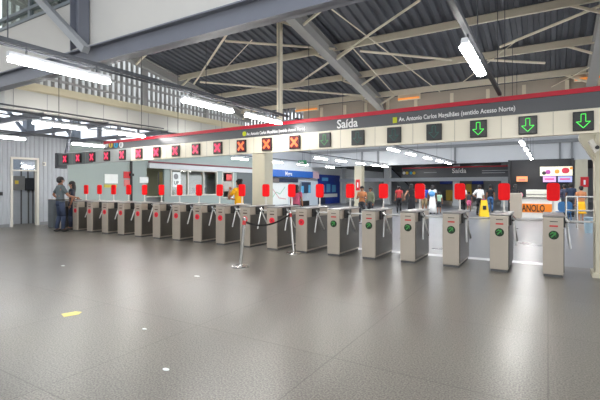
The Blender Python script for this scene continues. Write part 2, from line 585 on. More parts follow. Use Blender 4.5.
# back clerestory wall at Y=14
YBK = 14.0
bm = bm_new()
box(bm, -8.3, 9, YBK, YBK + 0.12, 3.2, zroof(YBK))
struct('wall_back', bm, BEIGE)
bm = bm_new()
x = -11.0
while x < -8.35:
    box(bm, x, x + 0.09, YBK, YBK + 0.06, 3.2, zroof(YBK)); x += 0.17
struct('wall_back_louver', bm, FIN)
bm = bm_new()
for px_ in (322, 345, 366, 388, 416, 452, 488, 524, 567, 600):
    X = atY(px_, 90, YBK).x
    box(bm, X - 0.05, X + 0.05, YBK - 0.06, YBK, 3.2, zroof(YBK) - 0.1)
box(bm, -11.0, 9, YBK - 0.08, YBK + 0.14, 3.1, 3.2)
struct('trim_19', bm, CREAM_S)
# columns
def column(name, x0, x1, y0, y1, z1):
    bm = bm_new(); box(bm, x0, x1, y0, y1, 0, z1, 0.015)
    xm = (x0 + x1) / 2
    box(bm, xm + 0.06, x1 + 0.012, y0 - 0.02, y0 + 0.1, 0.0, z1)
    box(bm, x0 - 0.03, x1 + 0.03, y0 - 0.03, y1 + 0.03, 0, 0.12)
    return struct(name, bm, COLUMN)
column('trim_20', -10.75, -10.1, 13.9, 14.5, 3.1)
column('trim_21', -12.95, -12.35, 29.7, 30.3, 3.12)
column('trim_22', 1.4, 2.0, 29.6, 30.2, 3.12)
bm = bm_new(); box(bm, 0.66, 1.04, 8.24, 8.62, 0, 2.36, 0.01); box(bm, 0.62, 1.08, 8.2, 8.66, 0, 0.08)
prism(bm, [(0.66, 1.9), (0.66, 2.36), (0.45, 2.36), (0.45, 2.28)], 8.3, 8.56)
struct('trim_23', bm, COLUMN)
# concourse fascia, ducts, far wall and side walls
bm = bm_new(); box(bm, XL, 9, 30.0, 30.2, 3.12, 6.0)
struct('wall_fascia', bm, CONC)
bm = bm_new()
for px_ in (362, 378, 455, 560, 572):
    X = atY(px_, 155, 29.95).x
    box(bm, X - 0.06, X + 0.06, 29.9, 30.0, 3.12, 4.42)
box(bm, XL, 9, 29.85, 30.0, 4.22, 4.42)
struct('trim_24', bm, MIDW)
bm = bm_new(); box(bm, XL, 12, 47.5, 47.7, 0, 3.3); struct('wall_far', bm, mat('far_wall_grey', rgb(104, 106, 110), 0.7))
bm = bm_new(); box(bm, 6.5, 6.7, 20, 30.2, 0, 4.42); struct('wall_right', bm, MIDW)
bm = bm_new(); box(bm, -19, 12, -12.2, -12, 0, 3.2); struct('wall_behind', bm, MIDW)

# left side beyond the tiled wall: ticket office with glazed front (X=-17)
bm = bm_new()
box(bm, XL - 0.12, XL, 12.4, 23.2, 2.42, 3.45)
box(bm, XL - 0.12, XL, 12.4, 13.05, 0, 2.42); box(bm, XL - 0.12, XL, 14.6, 15.0, 0, 2.42)
box(bm, XL - 0.12, XL, 18.55, 19.0, 0, 2.42); box(bm, XL - 0.12, XL, 20.0, 20.4, 0, 2.42)
box(bm, XL - 0.12, XL, 15.0, 18.55, 0, 1.0); box(bm, XL - 0.12, XL, 13.05, 13.5, 0, 2.42)
struct('wall_office', bm, TEALW)
bm = bm_new(); box(bm, XL, XL + 0.12, 13.6, 23.2, 2.42, 2.66); struct('trim_25', bm, CONC)
bm = bm_new(); box(bm, XL, XL + 0.1, 13.6, 23.2, 2.7, 2.76); struct('trim_26', bm, mat('dark_red_line', rgb(120, 30, 50), 0.5))
w = thing('window_7', None, None, (XL, 16.78, 1.0)); w['kind'] = 'structure'
bm = bm_new()
box(bm, -0.1, 0.05, -1.78, 1.78, 0, 0.06); box(bm, -0.1, 0.05, -1.78, 1.78, 1.36, 1.42)
for y in (-1.78, -0.6, 0.6, 1.72):
    box(bm, -0.1, 0.05, y, y + 0.06, 0.06, 1.36)
obj('window_frame', bm, WHITE_P, w)
bm = bm_new(); box(bm, -0.03, -0.02, -1.76, 1.76, 0.04, 1.4); obj('pane', bm, OGLASS, w)
w = thing('window_8', None, None, (XL, 19.5, 0.8)); w['kind'] = 'structure'
bm = bm_new()
box(bm, -0.1, 0.05, -0.5, -0.44, 0, 1.62); box(bm, -0.1, 0.05, 0.44, 0.5, 0, 1.62); box(bm, -0.1, 0.05, -0.44, 0.44, 0, 0.06); box(bm, -0.1, 0.05, -0.44, 0.44, 1.56, 1.62)
obj('window_frame', bm, WHITE_P, w)
bm = bm_new(); box(bm, -0.03, -0.02, -0.48, 0.48, 0.03, 1.6); obj('pane', bm, GLASS, w)
bm = bm_new(); box(bm, XL - 0.12, XL - 0.02, 19.0, 20.0, 0, 0.8); struct('wall_office_panel', bm, TEALW)
bm = bm_new(); box(bm, XL - 3.2, XL - 3.1, 12.4, 23.2, 0, 3.0); box(bm, XL - 3.1, XL - 0.12, 12.4, 12.5, 0, 3.0); box(bm, XL - 3.1, XL - 0.12, 23.1, 23.2, 0, 3.0)
struct('wall_office_inner', bm, mat('office_inner', rgb(196, 190, 160), 0.6))
bm = bm_new(); box(bm, XL - 3.1, XL - 0.12, 12.4, 23.2, 2.95, 3.0); struct('ceiling_office', bm, WHITE_W)
bm = bm_new(); box(bm, XL - 3.2, XL - 0.1, 12.4, 23.2, -0.1, 0.0); struct('floor_office', bm, MIDW)
dr = thing('door_2', None, None, (XL - 0.02, 21.75, 0)); dr['kind'] = 'structure'
bm = bm_new(); box(bm, -0.08, 0.02, -1.33, 1.45, 0.0, 2.42); lf = obj('door_leaf', bm, mat('dark_door', rgb(92, 100, 102), 0.4), dr)
bm = bm_new(); box(bm, 0.02, 0.06, 1.0, 1.06, 0.95, 1.15, 0.01); obj('door_handle', bm, STEEL_B, lf)
bm = bm_new(); box(bm, XL - 0.12, XL, 23.2, 48, 2.75, 3.45); box(bm, XL - 0.12, XL - 0.04, 23.2, 48, 0, 2.75)
struct('wall_left_shops', bm, mat('shop_wall', rgb(206, 212, 216), 0.5))

# ================================================================== BEAM WITH LANE DISPLAYS, STATION SIGN
BSH = (0.006, 0.8)
beam = thing('gantry_beam', 'long cream box beam spanning above all the turnstiles, carrying the lane displays', 'beam', (0, 0, 0))
bm = bm_new(); box(bm, -11.2, 1.15, 8.3, 8.42, 2.37, 2.785, 0.008); obj('front_panel', bm, CREAM, beam, shear=BSH)
bm = bm_new(); box(bm, -13.2, -11.2, 8.3, 8.42, 2.37, 2.785, 0.008); obj('front_panel', bm, mat('panel_reflect_pale', rgb(176, 182, 180), 0.25), beam, shear=BSH)  # left end greyed in steps: reflection gradient put into the panel colours
bm = bm_new(); box(bm, -15.3, -13.2, 8.3, 8.42, 2.37, 2.785, 0.008); obj('front_panel', bm, mat('panel_reflect_grey', rgb(104, 112, 112), 0.3), beam, shear=BSH)
bm = bm_new(); box(bm, -15.28, 1.12, 8.42, 8.6, 2.4, 2.72); obj('rear_channel', bm, GREY_ST, beam, shear=BSH)
bm = bm_new(); box(bm, -15.46, -15.3, 8.26, 8.62, 2.26, 2.82, 0.01); obj('end_cap', bm, mat('dark_cap', rgb(58, 62, 66), 0.4), beam, shear=BSH)
bm = bm_new()
for i in range(20):
    x = 0.88 - i * 0.805
    box(bm, x - 0.004, x + 0.004, 8.297, 8.3, 2.375, 2.78)
obj('panel_joint', bm, mat('joint_line', rgb(176, 170, 152), 0.5), beam, shear=BSH)
bm = bm_new()
for x in (-15.0, -12.2):
    bar(bm, (x, 8.5, 2.7), (x, 8.6, 3.86 + (-11.28 - x) * 0.12), 0.05, 0.05)
bar(bm, (-15.2, 8.5, 2.72), (-14.5, 8.5, 4.2), 0.05, 0.05)
obj('hanger', bm, GREY_ST, beam)

def arrow_pts(cx, cz, s):
    # outlined arrow pointing down, hollow: returned as stroke polylines
    return [(cx - 0.14 * s, cz + 0.5 * s), (cx - 0.14 * s, cz - 0.05 * s), (cx - 0.42 * s, cz - 0.05 * s), (cx, cz - 0.5 * s), (cx + 0.42 * s, cz - 0.05 * s), (cx + 0.14 * s, cz - 0.05 * s), (cx + 0.14 * s, cz + 0.5 * s), (cx - 0.14 * s, cz + 0.5 * s)]

def disp_proto(kind, lit):
    r = thing('lane_display', None, 'display', (0, 0, 0), 0, 'lane displays along the gantry beam')
    bm = bm_new(); box(bm, -0.145, 0.145, -0.05, 0.0, -0.16, 0.16, 0.006)
    h = obj('housing', bm, BLACK, r)
    bm = bm_new(); box(bm, -0.125, 0.125, -0.053, -0.05, -0.14, 0.14)
    obj('screen', bm, SCREEN_K if kind == 'arrow' else PANEL_RED, r)
    bm = bm_new()
    if kind == 'arrow':
        P = [Vector((a, -0.058, b)) for a, b in arrow_pts(0, 0, 0.23)]
        for i in range(len(P) - 1):
            bar(bm, P[i], P[i + 1], 0.012, 0.013)
        obj('arrow_symbol', bm, lit, r)
    else:
        for s in (-1, 1):
            bar(bm, (-0.09 * s, -0.057, -0.1), (0.09 * s, -0.057, 0.1), 0.008, 0.05)
        obj('cross_symbol', bm, lit, r)
    return r
protos = {}
for k in range(20):
    X = 0.50 - 0.805 * k
    if k <= 2: key = ('arrow', GREEN_L); desc = 'black lane display lit with bright green down arrow'
    elif k in (3, 4, 5): key = ('arrow', TEAL_DIM); desc = 'dark lane display with faint unlit green arrow'
    elif k == 6: key = ('arrow', GREEN_DIM); desc = 'black lane display with dim green down arrow'
    elif k <= 9: key = ('cross', ORANGE_L); desc = 'black lane display showing orange red cross'
    else: key = ('cross', PINK_L); desc = 'lane display glowing with pinkish red cross'
    loc = (X, 8.3, 2.575 + BSH[0] * (X - BSH[1]))
    lab = desc + ', ' + ordn(k) + ' from the right column'
    kk = (key[0], key[1].name)
    if kk not in protos:
        o = disp_proto(*key); protos[kk] = o; o.location = loc; o['label'] = lab
    else:
        o = dup(protos[kk], loc, None, lab)

SSH = (0.012, 0.8)
def stext(parent, name, s, size, px, py, m, sq=1.0, Y=8.42):
    p = atY(px, py, Y)
    bm = text_bm(s, size, (p.x, Y - 0.012, p.z), (1, 0, SSH[0]), squeeze=sq)
    return obj(name, bm, m, parent)
sign = thing('station_sign', 'long dark grey station sign with red top edge reading Saída', 'sign', (0, 0, 0))
bm = bm_new(); box(bm, -12.75, 1.3, 8.42, 8.56, 2.72, 3.075); obj('sign_panel', bm, SIGN_G, sign, shear=SSH)
bm = bm_new(); box(bm, -12.75, 1.3, 8.4, 8.58, 3.075, 3.16, 0.006); obj('red_edge', bm, RED_S, sign, shear=SSH)
stext(sign, 'lettering', 'Saída', 0.27, 337, 128.5, WHITE_T, 0.93)
stext(sign, 'lettering', 'exit', 0.09, 346, 131.5, WHITE_T)
stext(sign, 'lettering', 'Av. Antonio Carlos Magalhães (sentido Acesso Norte)', 0.125, 399, 121.5, WHITE_T, 0.78)
stext(sign, 'lettering', 'Av. Antonio Carlos Magalhães (sentido Acesso Norte)', 0.11, 247, 135.6, WHITE_T, 0.72)
p = atY(395, 120.2, 8.42)
bm = bm_new(); box(bm, p.x - 0.045, p.x + 0.045, 8.408, 8.42, p.z - 0.06, p.z + 0.06); obj('line_mark', bm, YEL, sign)
p = atY(244.5, 133.8, 8.42)
bm = bm_new(); prism(bm, rrect(p.x, p.z, 0.12, 0.12, 0.055), 8.408, 8.42); obj('line_mark', bm, YEL, sign)
for px_, m in ((106.5, WHITE_T), (111, YELC), (116.2, CYAN), (121.4, WHITE_T)):
    p = atY(px_, 144.8, 8.42)
    bm = bm_new(); prism(bm, rrect(p.x, p.z, 0.2, 0.2, 0.095), 8.406, 8.42); mk = obj('pictogram', bm, m, sign)
    if px_ > 107:
        bm = bm_new(); box(bm, p.x - 0.02, p.x + 0.02, 8.4, 8.406, p.z - 0.06, p.z + 0.05); obj('figure', bm, SIGN_G, mk)
bm = bm_new()
p = atY(279, 14, 8.47)
box(bm, p.x - 0.055, p.x + 0.055, 8.45, 8.55, 3.07, zroof(8.5) - 0.02)
obj('hanger_post', bm, CREAM_S, sign)
bm = bm_new()
bm = bm_new(); bar(bm, (0.9, 8.5, 3.12), (0.9, 8.5, zroof(8.5) - 0.02), 0.08, 0.08); obj('hanger_post', bm, GREY_ST, sign)
bm = bm_new(); bar(bm, atY(374, 88, 13.6), atY(383, 116, 13.9), 0.12, 0.12); struct('trim_29', bm, CREAM_S)

# ================================================================== TURNSTILES
def make_turnstile(green):
    t = thing('turnstile', None, 'turnstile', (0, 0, 0), 0, 'row of tripod turnstiles')
    w = 0.155
    bm = bm_new()
    # cabinet: slightly raked top edge at the front, deep hood and recessed flank below it
    pts = [(0.0, 0.04), (0.0, 0.97), (0.03, 0.995), (1.04, 1.0), (1.07, 0.98), (1.07, 0.04)]
    prism(bm, pts, -w, w - 0.02, 'x')
    bmesh.ops.bevel(bm, geom=[e for e in bm.edges], offset=0.008, segments=2, affect='EDGES', profile=0.5)
    obj('cabinet', bm, STEEL, t)
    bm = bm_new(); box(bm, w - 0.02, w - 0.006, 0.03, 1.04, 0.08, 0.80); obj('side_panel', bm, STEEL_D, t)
    bm = bm_new(); box(bm, -w - 0.005, w + 0.004, -0.004, 1.075, 0.98, 1.01, 0.008); obj('top_plate', bm, mat('top_steel', rgb(150, 148, 144), 0.3, 0.7), t)
    bm = bm_new(); box(bm, -w + 0.012, w - 0.03, 0.012, 1.05, 0, 0.045); obj('plinth', bm, PLINTH, t)
    bm = bm_new(); box(bm, -0.055, 0.055, -0.006, 0.004, 0.905, 0.918); obj('card_slot', bm, mat('slot_dark', rgb(60, 56, 54), 0.5), t)
    bm = bm_new(); box(bm, -0.06, 0.06, -0.006, 0.004, 0.825, 0.85)
    obj('status_strip', bm, mat('strip_red', rgb(176, 34, 34), 0.4, emit=0.06) if green else mat('strip_dark', rgb(70, 34, 34), 0.4), t)
    bm = bm_new()
    c = [(0.073 * math.cos(2 * PI * i / 20) - 0.0, 0.69 + 0.073 * math.sin(2 * PI * i / 20)) for i in range(20)]
    prism(bm, c, -0.01, 0.004)
    disc = obj('direction_disc', bm, GREEN_DISC if green else mat('red_disc', (0.70, 0.015, 0.035, 1), 0.4, emit=0.05), t)
    bm = bm_new()
    if green:
        bar(bm, (-0.035, -0.013, 0.655), (0.03, -0.013, 0.72), 0.006, 0.02)
        bar(bm, (0.032, -0.013, 0.728), (-0.03, -0.013, 0.722), 0.006, 0.018); bar(bm, (0.03, -0.013, 0.724), (0.03, -0.013, 0.665), 0.006, 0.018)
        bar(bm, (-0.05, -0.013, 0.70), (-0.01, -0.013, 0.745), 0.006, 0.012)
        obj('arrow_symbol', bm, mat('arrow_green', (0.04, 0.24, 0.05, 1), 0.5, emit=0.05), disc)
    else:
        for s in (-1, 1):
            bar(bm, (-0.03 * s, -0.013, 0.66), (0.03 * s, -0.013, 0.72), 0.006, 0.016)
        obj('cross_symbol', bm, mat('cross_dark_red', rgb(150, 8, 22), 0.5), disc)
    # tripod head on the right flank
    bm = bm_new()
    hub = Vector((w + 0.035, 0.40, 0.90))
    box(bm, w - 0.02, w + 0.012, 0.24, 0.56, 0.80, 0.99, 0.006)
    hs = obj('tripod_housing', bm, BLACK, t)
    bm = bm_new()
    ax = Vector((1, 0, -1)).normalized()
    tube(bm, hub - ax * 0.05, hub + ax * 0.035, 0.05, 14, 0.04)
    hb = obj('tripod_hub', bm, STEEL_B, t, smooth=False)
    # three arms: one level across the lane, two hanging along the flank
    dirs = [Vector((1, 0, 0)), Vector((0.10, -0.42, -0.90)), Vector((0.10, 0.50, -0.85))]
    for dv in dirs:
        dv.normalize()
        bm = bm_new()
        L = 0.44 if dv.x > 0.9 else 0.48
        tube(bm, hub, hub + dv * L, 0.017, 8)
        ball(bm, hub + dv * L, 0.017, 0.017, 0.017, 8, 6)
        obj('arm', bm, mat('arm_satin', rgb(226, 226, 224), 0.45, 0.2), t, smooth=True)
    # reader head on a thin stem at the far end
    bm = bm_new(); tube(bm, (0.0, 0.87, 1.0), (0.0, 0.87, 1.25), 0.016, 8); lathe(bm, [(0.045, 0), (0.045, 0.008), (0.02, 0.02)], (0, 0.87, 1.01), 12)
    obj('reader_post', bm, mat('pale_post', rgb(215, 212, 205), 0.4), t)
    bm = bm_new()
    prism(bm, rrect(0, 1.39, 0.205, 0.33, 0.05), 0.84, 0.90)
    bmesh.ops.bevel(bm, geom=[e for e in bm.edges if abs(e.verts[0].co.y - e.verts[1].co.y) < 1e-4], offset=0.012, segments=2, affect='EDGES', profile=0.5)
    obj('reader_cover', bm, RED, t)
    return t
tg = make_turnstile(True); tr = make_turnstile(False)
used = set()
for k in range(19):
    X = 0.08 - 0.805 * k
    green = k <= 5
    src = tg if green else tr
    col = 'green arrow disc' if green else 'red disc'
    if k == 0: lab = 'steel tripod turnstile with green arrow disc, nearest the right column, below a bright green arrow'
    elif k == 18: lab = 'steel tripod turnstile half hidden behind the guard in the grey shirt'
    elif k == 17: lab = 'steel tripod turnstile with red disc, under the hand of the guard'
    else: lab = 'steel tripod turnstile with %s, %s in the row from the right column' % (col, ordn(k))
    if green not in used:
        used.add(green); src.location = (X, 7.94, 0); src['label'] = lab
    else:
        dup(src, (X, 7.94, 0), None, lab)
# closing cabinet at the left end of the row
e = thing('end_cabinet', 'plain dark grey cabinet closing the turnstile row by the door', 'cabinet', (-15.25, 8.0, 0))
bm = bm_new(); box(bm, -0.17, 0.17, 0, 1.05, 0.04, 1.03, 0.01); obj('cabinet', bm, mat('dark_cabinet', rgb(96, 102, 106), 0.4, 0.3), e)
bm = bm_new(); box(bm, -0.15, 0.15, 0.02, 1.03, 0, 0.04); obj('plinth', bm, PLINTH, e)
bm = bm_new(); box(bm, -0.18, 0.18, -0.01, 1.06, 1.03, 1.05, 0.006); obj('top_plate', bm, STEEL, e)

# stanchions and belt
def stanchion(loc, lean, label, h):
    t = thing('barrier_post', label, 'barrier post', loc)
    bm = bm_new(); lathe(bm, [(0.165, 0), (0.165, 0.012), (0.15, 0.026), (0.06, 0.034), (0.035, 0.05)], n=28); obj('base', bm, STEEL_B, t, smooth=False)
    top = Vector((lean[0], lean[1], h))
    bm = bm_new(); tube(bm, (0, 0, 0.04), top, 0.031, 14); obj('pole', bm, STEEL_B, t)
    bm = bm_new(); a = top * 0.87 ; tube(bm, a, top * 0.96, 0.034, 14); obj('band', bm, mat('red_band', rgb(190, 50, 50), 0.5), t)
    bm = bm_new(); tube(bm, top * 0.96, top + Vector((0, 0, 0.02)), 0.037, 14); obj('head', bm, STEEL_B, t)
    return Vector(loc) + top * 0.93
pA = atZ(240.5, 267); pB = atZ(293.5, 253.5)
tA = stanchion(pA, (0.07, 0.03), 'leaning steel barrier post on round base, nearer the camera', 0.90)
tB = stanchion(pB, (-0.10, 0.02), 'leaning steel barrier post standing against the turnstiles', 0.93)
bm = bm_new()
n = 18
P = []
for i in range(n + 1):
    s = i / n
    p = tA.lerp(tB, 0.012 + 0.976 * s); p.z -= 0.16 * 4 * s * (1 - s) * (1 - 0.3 * s)
    P.append(p)
for i in range(n):
    bar(bm, P[i], P[i + 1], 0.012, 0.035)
tag(obj('barrier_belt', bm, RUBBER), 'black sagging belt strung between the two steel posts', 'belt')

# ================================================================== LIGHTS
def make_lamp(L):
    t = thing('batten_light', None, 'ceiling light', (0, 0, 0), 0)
    bm = bm_new(); prism(bm, [(-0.036, 0.01), (-0.04, 0.03), (-0.03, 0.07), (0.03, 0.07), (0.04, 0.03), (0.036, 0.01)], 0, L); obj('housing', bm, LAMPBODY, t)
    bm = bm_new(); prism(bm, [(-0.035, 0.012), (-0.062, -0.02), (-0.045, -0.045), (0.045, -0.045), (0.062, -0.02), (0.035, 0.012)], 0.02, L - 0.02); obj('tube_diffuser', bm, TUBE, t)
    bm = bm_new()
    for y in (0.2, L - 0.2):
        tube(bm, (0.0, y, 0.07), (0.0, y, 0.165), 0.012, 6)
    obj('hanger', bm, GALV, t)
    return t
L0 = make_lamp(1.3)
first = [True]
def lamp(X, Y, lab, group):
    if first[0]:
        first[0] = False; L0.location = (X, Y, 3.0); L0['label'] = lab; L0['group'] = group; return
    dup(L0, (X, Y, 3.0), None, lab, group)
rows = [(-0.76, 'over the right-hand lanes', [-1.5, 1.9, 4.65], [15.4, 18.3, 21.2, 24.1, 27.2]),
        (-5.4, 'leading to the white post', [-1.0, 2.35, 5.03, 6.77], [15.7, 18.2, 21.2, 24.0, 26.4]),
        (-10.3, 'under the pale gutter', [0.5, 5.0, 6.8], [18.6, 21.1, 24.0, 26.7, 28.5]),
        (-14.15, 'by the left windows', [2.2, 5.35, 8.15], [16.6, 20.0, 23.2, 27.2])]
for X, d, ya, yb in rows:
    for i, y in enumerate(ya):
        n = len(ya) - 1 - i
        lamp(X, y, 'batten light, %s from the sign in the row %s' % (ordn(n), d), 'batten lights before the station sign')
    for i, y in enumerate(yb):
        lamp(X, y, 'distant batten light, %s past the gantry, row %s' % (ordn(i), d), 'batten lights over the far concourse')
    for i, y in enumerate((9.6, 12.0)):  # unseen lamps continuing each row, added to light the column and roof
        lamp(X, y, 'unseen batten light behind the gantry, %s past it, row %s' % (ordn(i), d), 'unseen batten lights just behind the gantry')
    if X > -14:  # lamps hidden by the far sign, added to brighten the far wall
        lamp(X, 38.0, 'added batten light beyond the far station sign, row %s' % d, 'added batten lights beyond the far sign')
        lamp(X, 42.0, 'added batten light nearest the far wall, row %s' % d, 'added batten lights beyond the far sign')
        t = thing('lighting_conduit', 'grey conduit rail beyond the far sign, row %s' % d, 'conduit', (X, 0, 0))
        bm = bm_new(); box(bm, -0.03, 0.03, 36, 46, 3.165, 3.25); obj('rail', bm, GALV, t)
    # conduit with hangers
    for (y0, y1, tops) in ((-2.0, 8.4, [0.0, 2.35, 5.6, 8.0]), (8.75, 13.85, [9.4, 11.5, 13.2]), (14.3, 29.8, [16.5, 20, 24, 28])):
        t = thing('lighting_conduit', 'grey conduit rail carrying the %s lights %s' % ('near' if y0 < 0 else ('middle' if y0 < 10 else 'distant'), d), 'conduit', (X, 0, 0))
        bm = bm_new(); box(bm, -0.03, 0.03, y0, y1 + 0, 3.165, 3.215); obj('rail', bm, GALV, t)
        for y in tops:
            zt = 6.9 if y < 4.72 else (zroof(y) - 0.0 if y < 14 else 6.0)
            if X < -11 and 4.72 < y < 14: zt = 3.86 + (-11.28 - X) * 0.12
            if X < -11 and y < 4.72: zt = 6.9
            bm = bm_new(); tube(bm, (0, y, 3.2), (0, y, zt), 0.007, 5); obj('hanger_rod', bm, GALV, t)
for i, y in enumerate((13.4, 16.2, 20.0)):  # lamps added inside the office to brighten its dark interior
    lamp(XL - 1.5, y, 'added batten light inside the glazed ticket office, %s from its left end' % ordn(i), 'added office batten lights')
# second cable line beside the near rows
for X, dx in ((-5.4, -0.28), (-10.3, 0.5), (-10.3, -0.8)):
    bm = bm_new(); tube(bm, (X + dx, -2, 3.22), (X + dx, 8.39, 3.22), 0.02, 6)
    for y in (0.4,):
        tube(bm, (X + dx, y, 3.22), (X + dx, y, 6.9), 0.006, 5)
    tag(obj('cable_line', bm, GALV), {-0.28: 'thin cable line just left of the conduit leading to the hanger post', 0.5: 'thin cable line right of the lights below the gutter beam', -0.8: 'thin cable line left of the lights below the gutter beam'}[dx], 'cable')
# cross ties below the gutter beam at left
for i, y in enumerate((5.6, 7.4, 9.6)):
    bm = bm_new(); ibeam(bm, (XL, y, 3.34), (XG - 0.0, y, 3.34), 0.1, 0.14, 0.015)
    struct('trim_%d' % (30 + i), bm, GREY_ST)
for i, (y, w_) in enumerate(((7.9, 0.28), (9.7, 0.28))):
    bm = bm_new(); box(bm, XL + 0.0, XL + 0.3, y, y + w_, 3.45, 4.55)
    bar(bm, (XL + 0.2, y, 3.5), (XL + 0.2, y - 0.7, 3.5 + 0.9), 0.1, 0.1)
    struct('trim_%d' % (34 + i), bm, mat('blue_grey_steel', rgb(104, 116, 132), 0.5))
# orange glow under the eave, imitated with added emissive strips
for px0, px1, py, lab in ((296, 318, 99, 'left'), (398, 420, 87.5, 'middle'), (574, 606, 62, 'right')):
    a = atY(px0, py, 13.75); b = atY(px1, py, 13.75)
    t = thing('eave_glow', 'added warm orange glow strip under the roof eave, %s of the three' % {'left': 'left-hand one', 'middle': 'middle one', 'right': 'right-hand one'}[lab], 'light', (a.x, 13.75, zroof(13.75) - 0.26))
    bm = bm_new(); box(bm, 0, b.x - a.x, -0.02, 0.06, 0.0, 0.2); obj('housing', bm, CREAM_S, t)
    bm = bm_new(); box(bm, 0.02, b.x - a.x - 0.02, -0.08, -0.02, 0.02, 0.07); obj('glow_strip', bm, WARM, t)
#PART2
# ================================================================== LEFT WALL FITTINGS
def wallbox(name, x, p0, p1, m, th=0.03, parent=None):
    """box lying on the plane X=x between two pixel corners (top-left, bottom-right)"""
    a = atX(p0[0], p0[1], x); b = atX(p1[0], p1[1], x)
    bm = bm_new(); box(bm, x, x + th, a.y, b.y, min(a.z, b.z), max(a.z, b.z), 0.0)
    return obj(name, bm, m, parent)
PAPER = mat('paper_white', rgb(226, 230, 228), 0.6)
tag(wallbox('notice_board', XL, (104.5, 174), (117.5, 183.5), PAPER), 'large white notice on the teal wall above the yellow strip', 'notice')
tag(wallbox('warning_strip', XL, (104, 184.5), (116.5, 187.5), mat('dull_yellow', rgb(196, 180, 70), 0.5)), 'dull yellow strip on the wall under the large white notice', 'sign')
tag(wallbox('notice_board', XL, (139.5, 177), (148, 183), PAPER), 'small white notice on the grey wall right of the pipe', 'notice')
t = thing('safety_sign', 'stacked red and white safety sign on the teal wall beside the pipe', 'sign', (0, 0, 0))
wallbox('upper_plate', XL, (123.5, 171.5), (130, 178.5), mat('sign_red', rgb(205, 50, 55), 0.5), 0.03, t)
wallbox('lower_plate', XL, (124, 179.5), (129.5, 186.5), mat('sign_red_pale', rgb(214, 120, 118), 0.5), 0.03, t)
p0 = atX(131.5, 150, XL + 0.06); p1 = atX(132.5, 195, XL + 0.06)
bm = bm_new(); tube(bm, (XL + 0.06, p0.y, 0), (XL + 0.06, p0.y, 3.3), 0.05, 8); box(bm, XL, XL + 0.12, p0.y - 0.1, p0.y + 0.1, 2.0, 2.12)
tag(obj('wall_pipe', bm, BLACK), 'dark vertical pipe running up the teal wall', 'pipe')
t = thing('wall_switch', 'small white switch box on the ribbed wall right of the door', 'switch', (0, 0, 0))
wallbox('switch_box', XL + 0.02, (42.5, 162), (45.5, 166), WHITE_P, 0.05, t); wallbox('rocker', XL + 0.07, (43.4, 163), (44.6, 165), MIDW, 0.012, t)
tag(wallbox('wall_socket', XL + 0.02, (-1, 192), (2.2, 195.5), BLACK, 0.05), 'small black box on the wall at the left edge', 'box')
# service room behind the door: electrical boxes and risers
XS = XL - 1.118
t = thing('electrical_box', 'grey electrical box with yellow warning label seen through the doorway', 'electrical box', (0, 0, 0))
wallbox('box_body', XS, (11, 176), (22.5, 190), mat('ebox_grey', rgb(118, 118, 116), 0.5), 0.2, t)
wallbox('warning_label', XS + 0.2, (15, 180.5), (18.5, 184), mat('label_yellow', rgb(214, 190, 60), 0.5), 0.008, t)
t = thing('electrical_box', 'black electrical box right of the grey one in the doorway', 'electrical box', (0, 0, 0))
wallbox('box_body', XS, (25, 178), (36.5, 190.5), BLACK, 0.22, t)
wallbox('cover', XS + 0.22, (26, 179), (35.5, 189.5), mat('ebox_cover', rgb(48, 50, 54), 0.4), 0.012, t)
for i, (px_, ya, yb) in enumerate(((21.3, 166, 226), (28, 168, 178), (34.5, 168, 178), (28.5, 191.5, 226), (33, 191.5, 226))):
    a = atX(px_, ya, XS + 0.08); b = atX(px_, yb, XS + 0.08)
    bm = bm_new(); tube(bm, (a.x, a.y, max(0.0, b.z)), a, 0.028, 8); ball(bm, a, 0.05, 0.05, 0.05, 8, 6)
    tag(obj('conduit_pipe', bm, mat('riser_grey', rgb(92, 92, 92), 0.5)), ['dark riser pipe left of the black electrical box', 'short pipe entering top left of the black electrical box', 'short pipe entering top right of the black electrical box', 'pipe dropping from the black electrical box, left of a pair', 'pipe dropping from the black electrical box, right of a pair'][i], 'pipe')

# ticket office details
t = thing('poster', 'white poster with dark pictogram on the left end of the office glazing', 'poster', (0, 0, 0))
wallbox('sheet', XL + 0.06, (172.5, 172), (180.5, 187), PAPER, 0.015, t)
a = atX(176, 176.5, XL + 0.075); b = atX(176.5, 183, XL + 0.075)
bm = bm_new(); prism(bm, rrect(a.y, a.z, 0.3, 0.3, 0.14), a.x, a.x + 0.006, 'x'); s1 = obj('pictogram', bm, MIDW, t)
bm = text_bm('UP', 0.26, (XL + 0.08, b.y - 0.17, b.z - 0.08), (0, 1, 0)); obj('lettering', bm, mat('ink', rgb(70, 74, 78), 0.5), t)
tag(wallbox('wall_poster', XL + 0.0, (226, 174), (231.5, 180.5), mat('poster_red', rgb(200, 70, 70), 0.5)), 'small red poster on the dark office door', 'poster')
t = thing('yellow_panel', 'narrow yellow board inside the first office opening', 'board', (0, 0, 0))
wallbox('panel', XL - 0.6, (158, 172), (165, 196), mat('office_yellow', rgb(205, 188, 130), 0.6), 0.04, t)
wallbox('panel_edge', XL - 0.55, (158, 172), (159, 196), MIDW, 0.03, t)
for i, (px_, lab) in enumerate(((196, 'left'), (203, 'right'))):
    t = thing('office_monitor', 'small dark monitor behind the office glass, %s one of two' % lab, 'monitor', atX(px_, 195, XL - 0.9))
    base = t.location.copy(); t.location = (base.x, base.y, 1.0)
    bm = bm_new(); box(bm, -0.03, 0.03, -0.26, 0.26, 0.12, 0.45, 0.008); obj('screen', bm, BLACK, t)
    bm = bm_new(); box(bm, -0.09, 0.09, -0.1, 0.1, 0, 0.015); box(bm, -0.02, 0.02, -0.02, 0.02, 0.015, 0.2); obj('stand', bm, BLACK, t)
t = thing('office_counter', 'pale counter running behind the office glass', 'counter', (XL - 1.0, 12.6, 0))
bm = bm_new(); box(bm, -0.4, 0.5, 0, 7.0, 0.95, 1.0); obj('top', bm, WHITE_P, t)
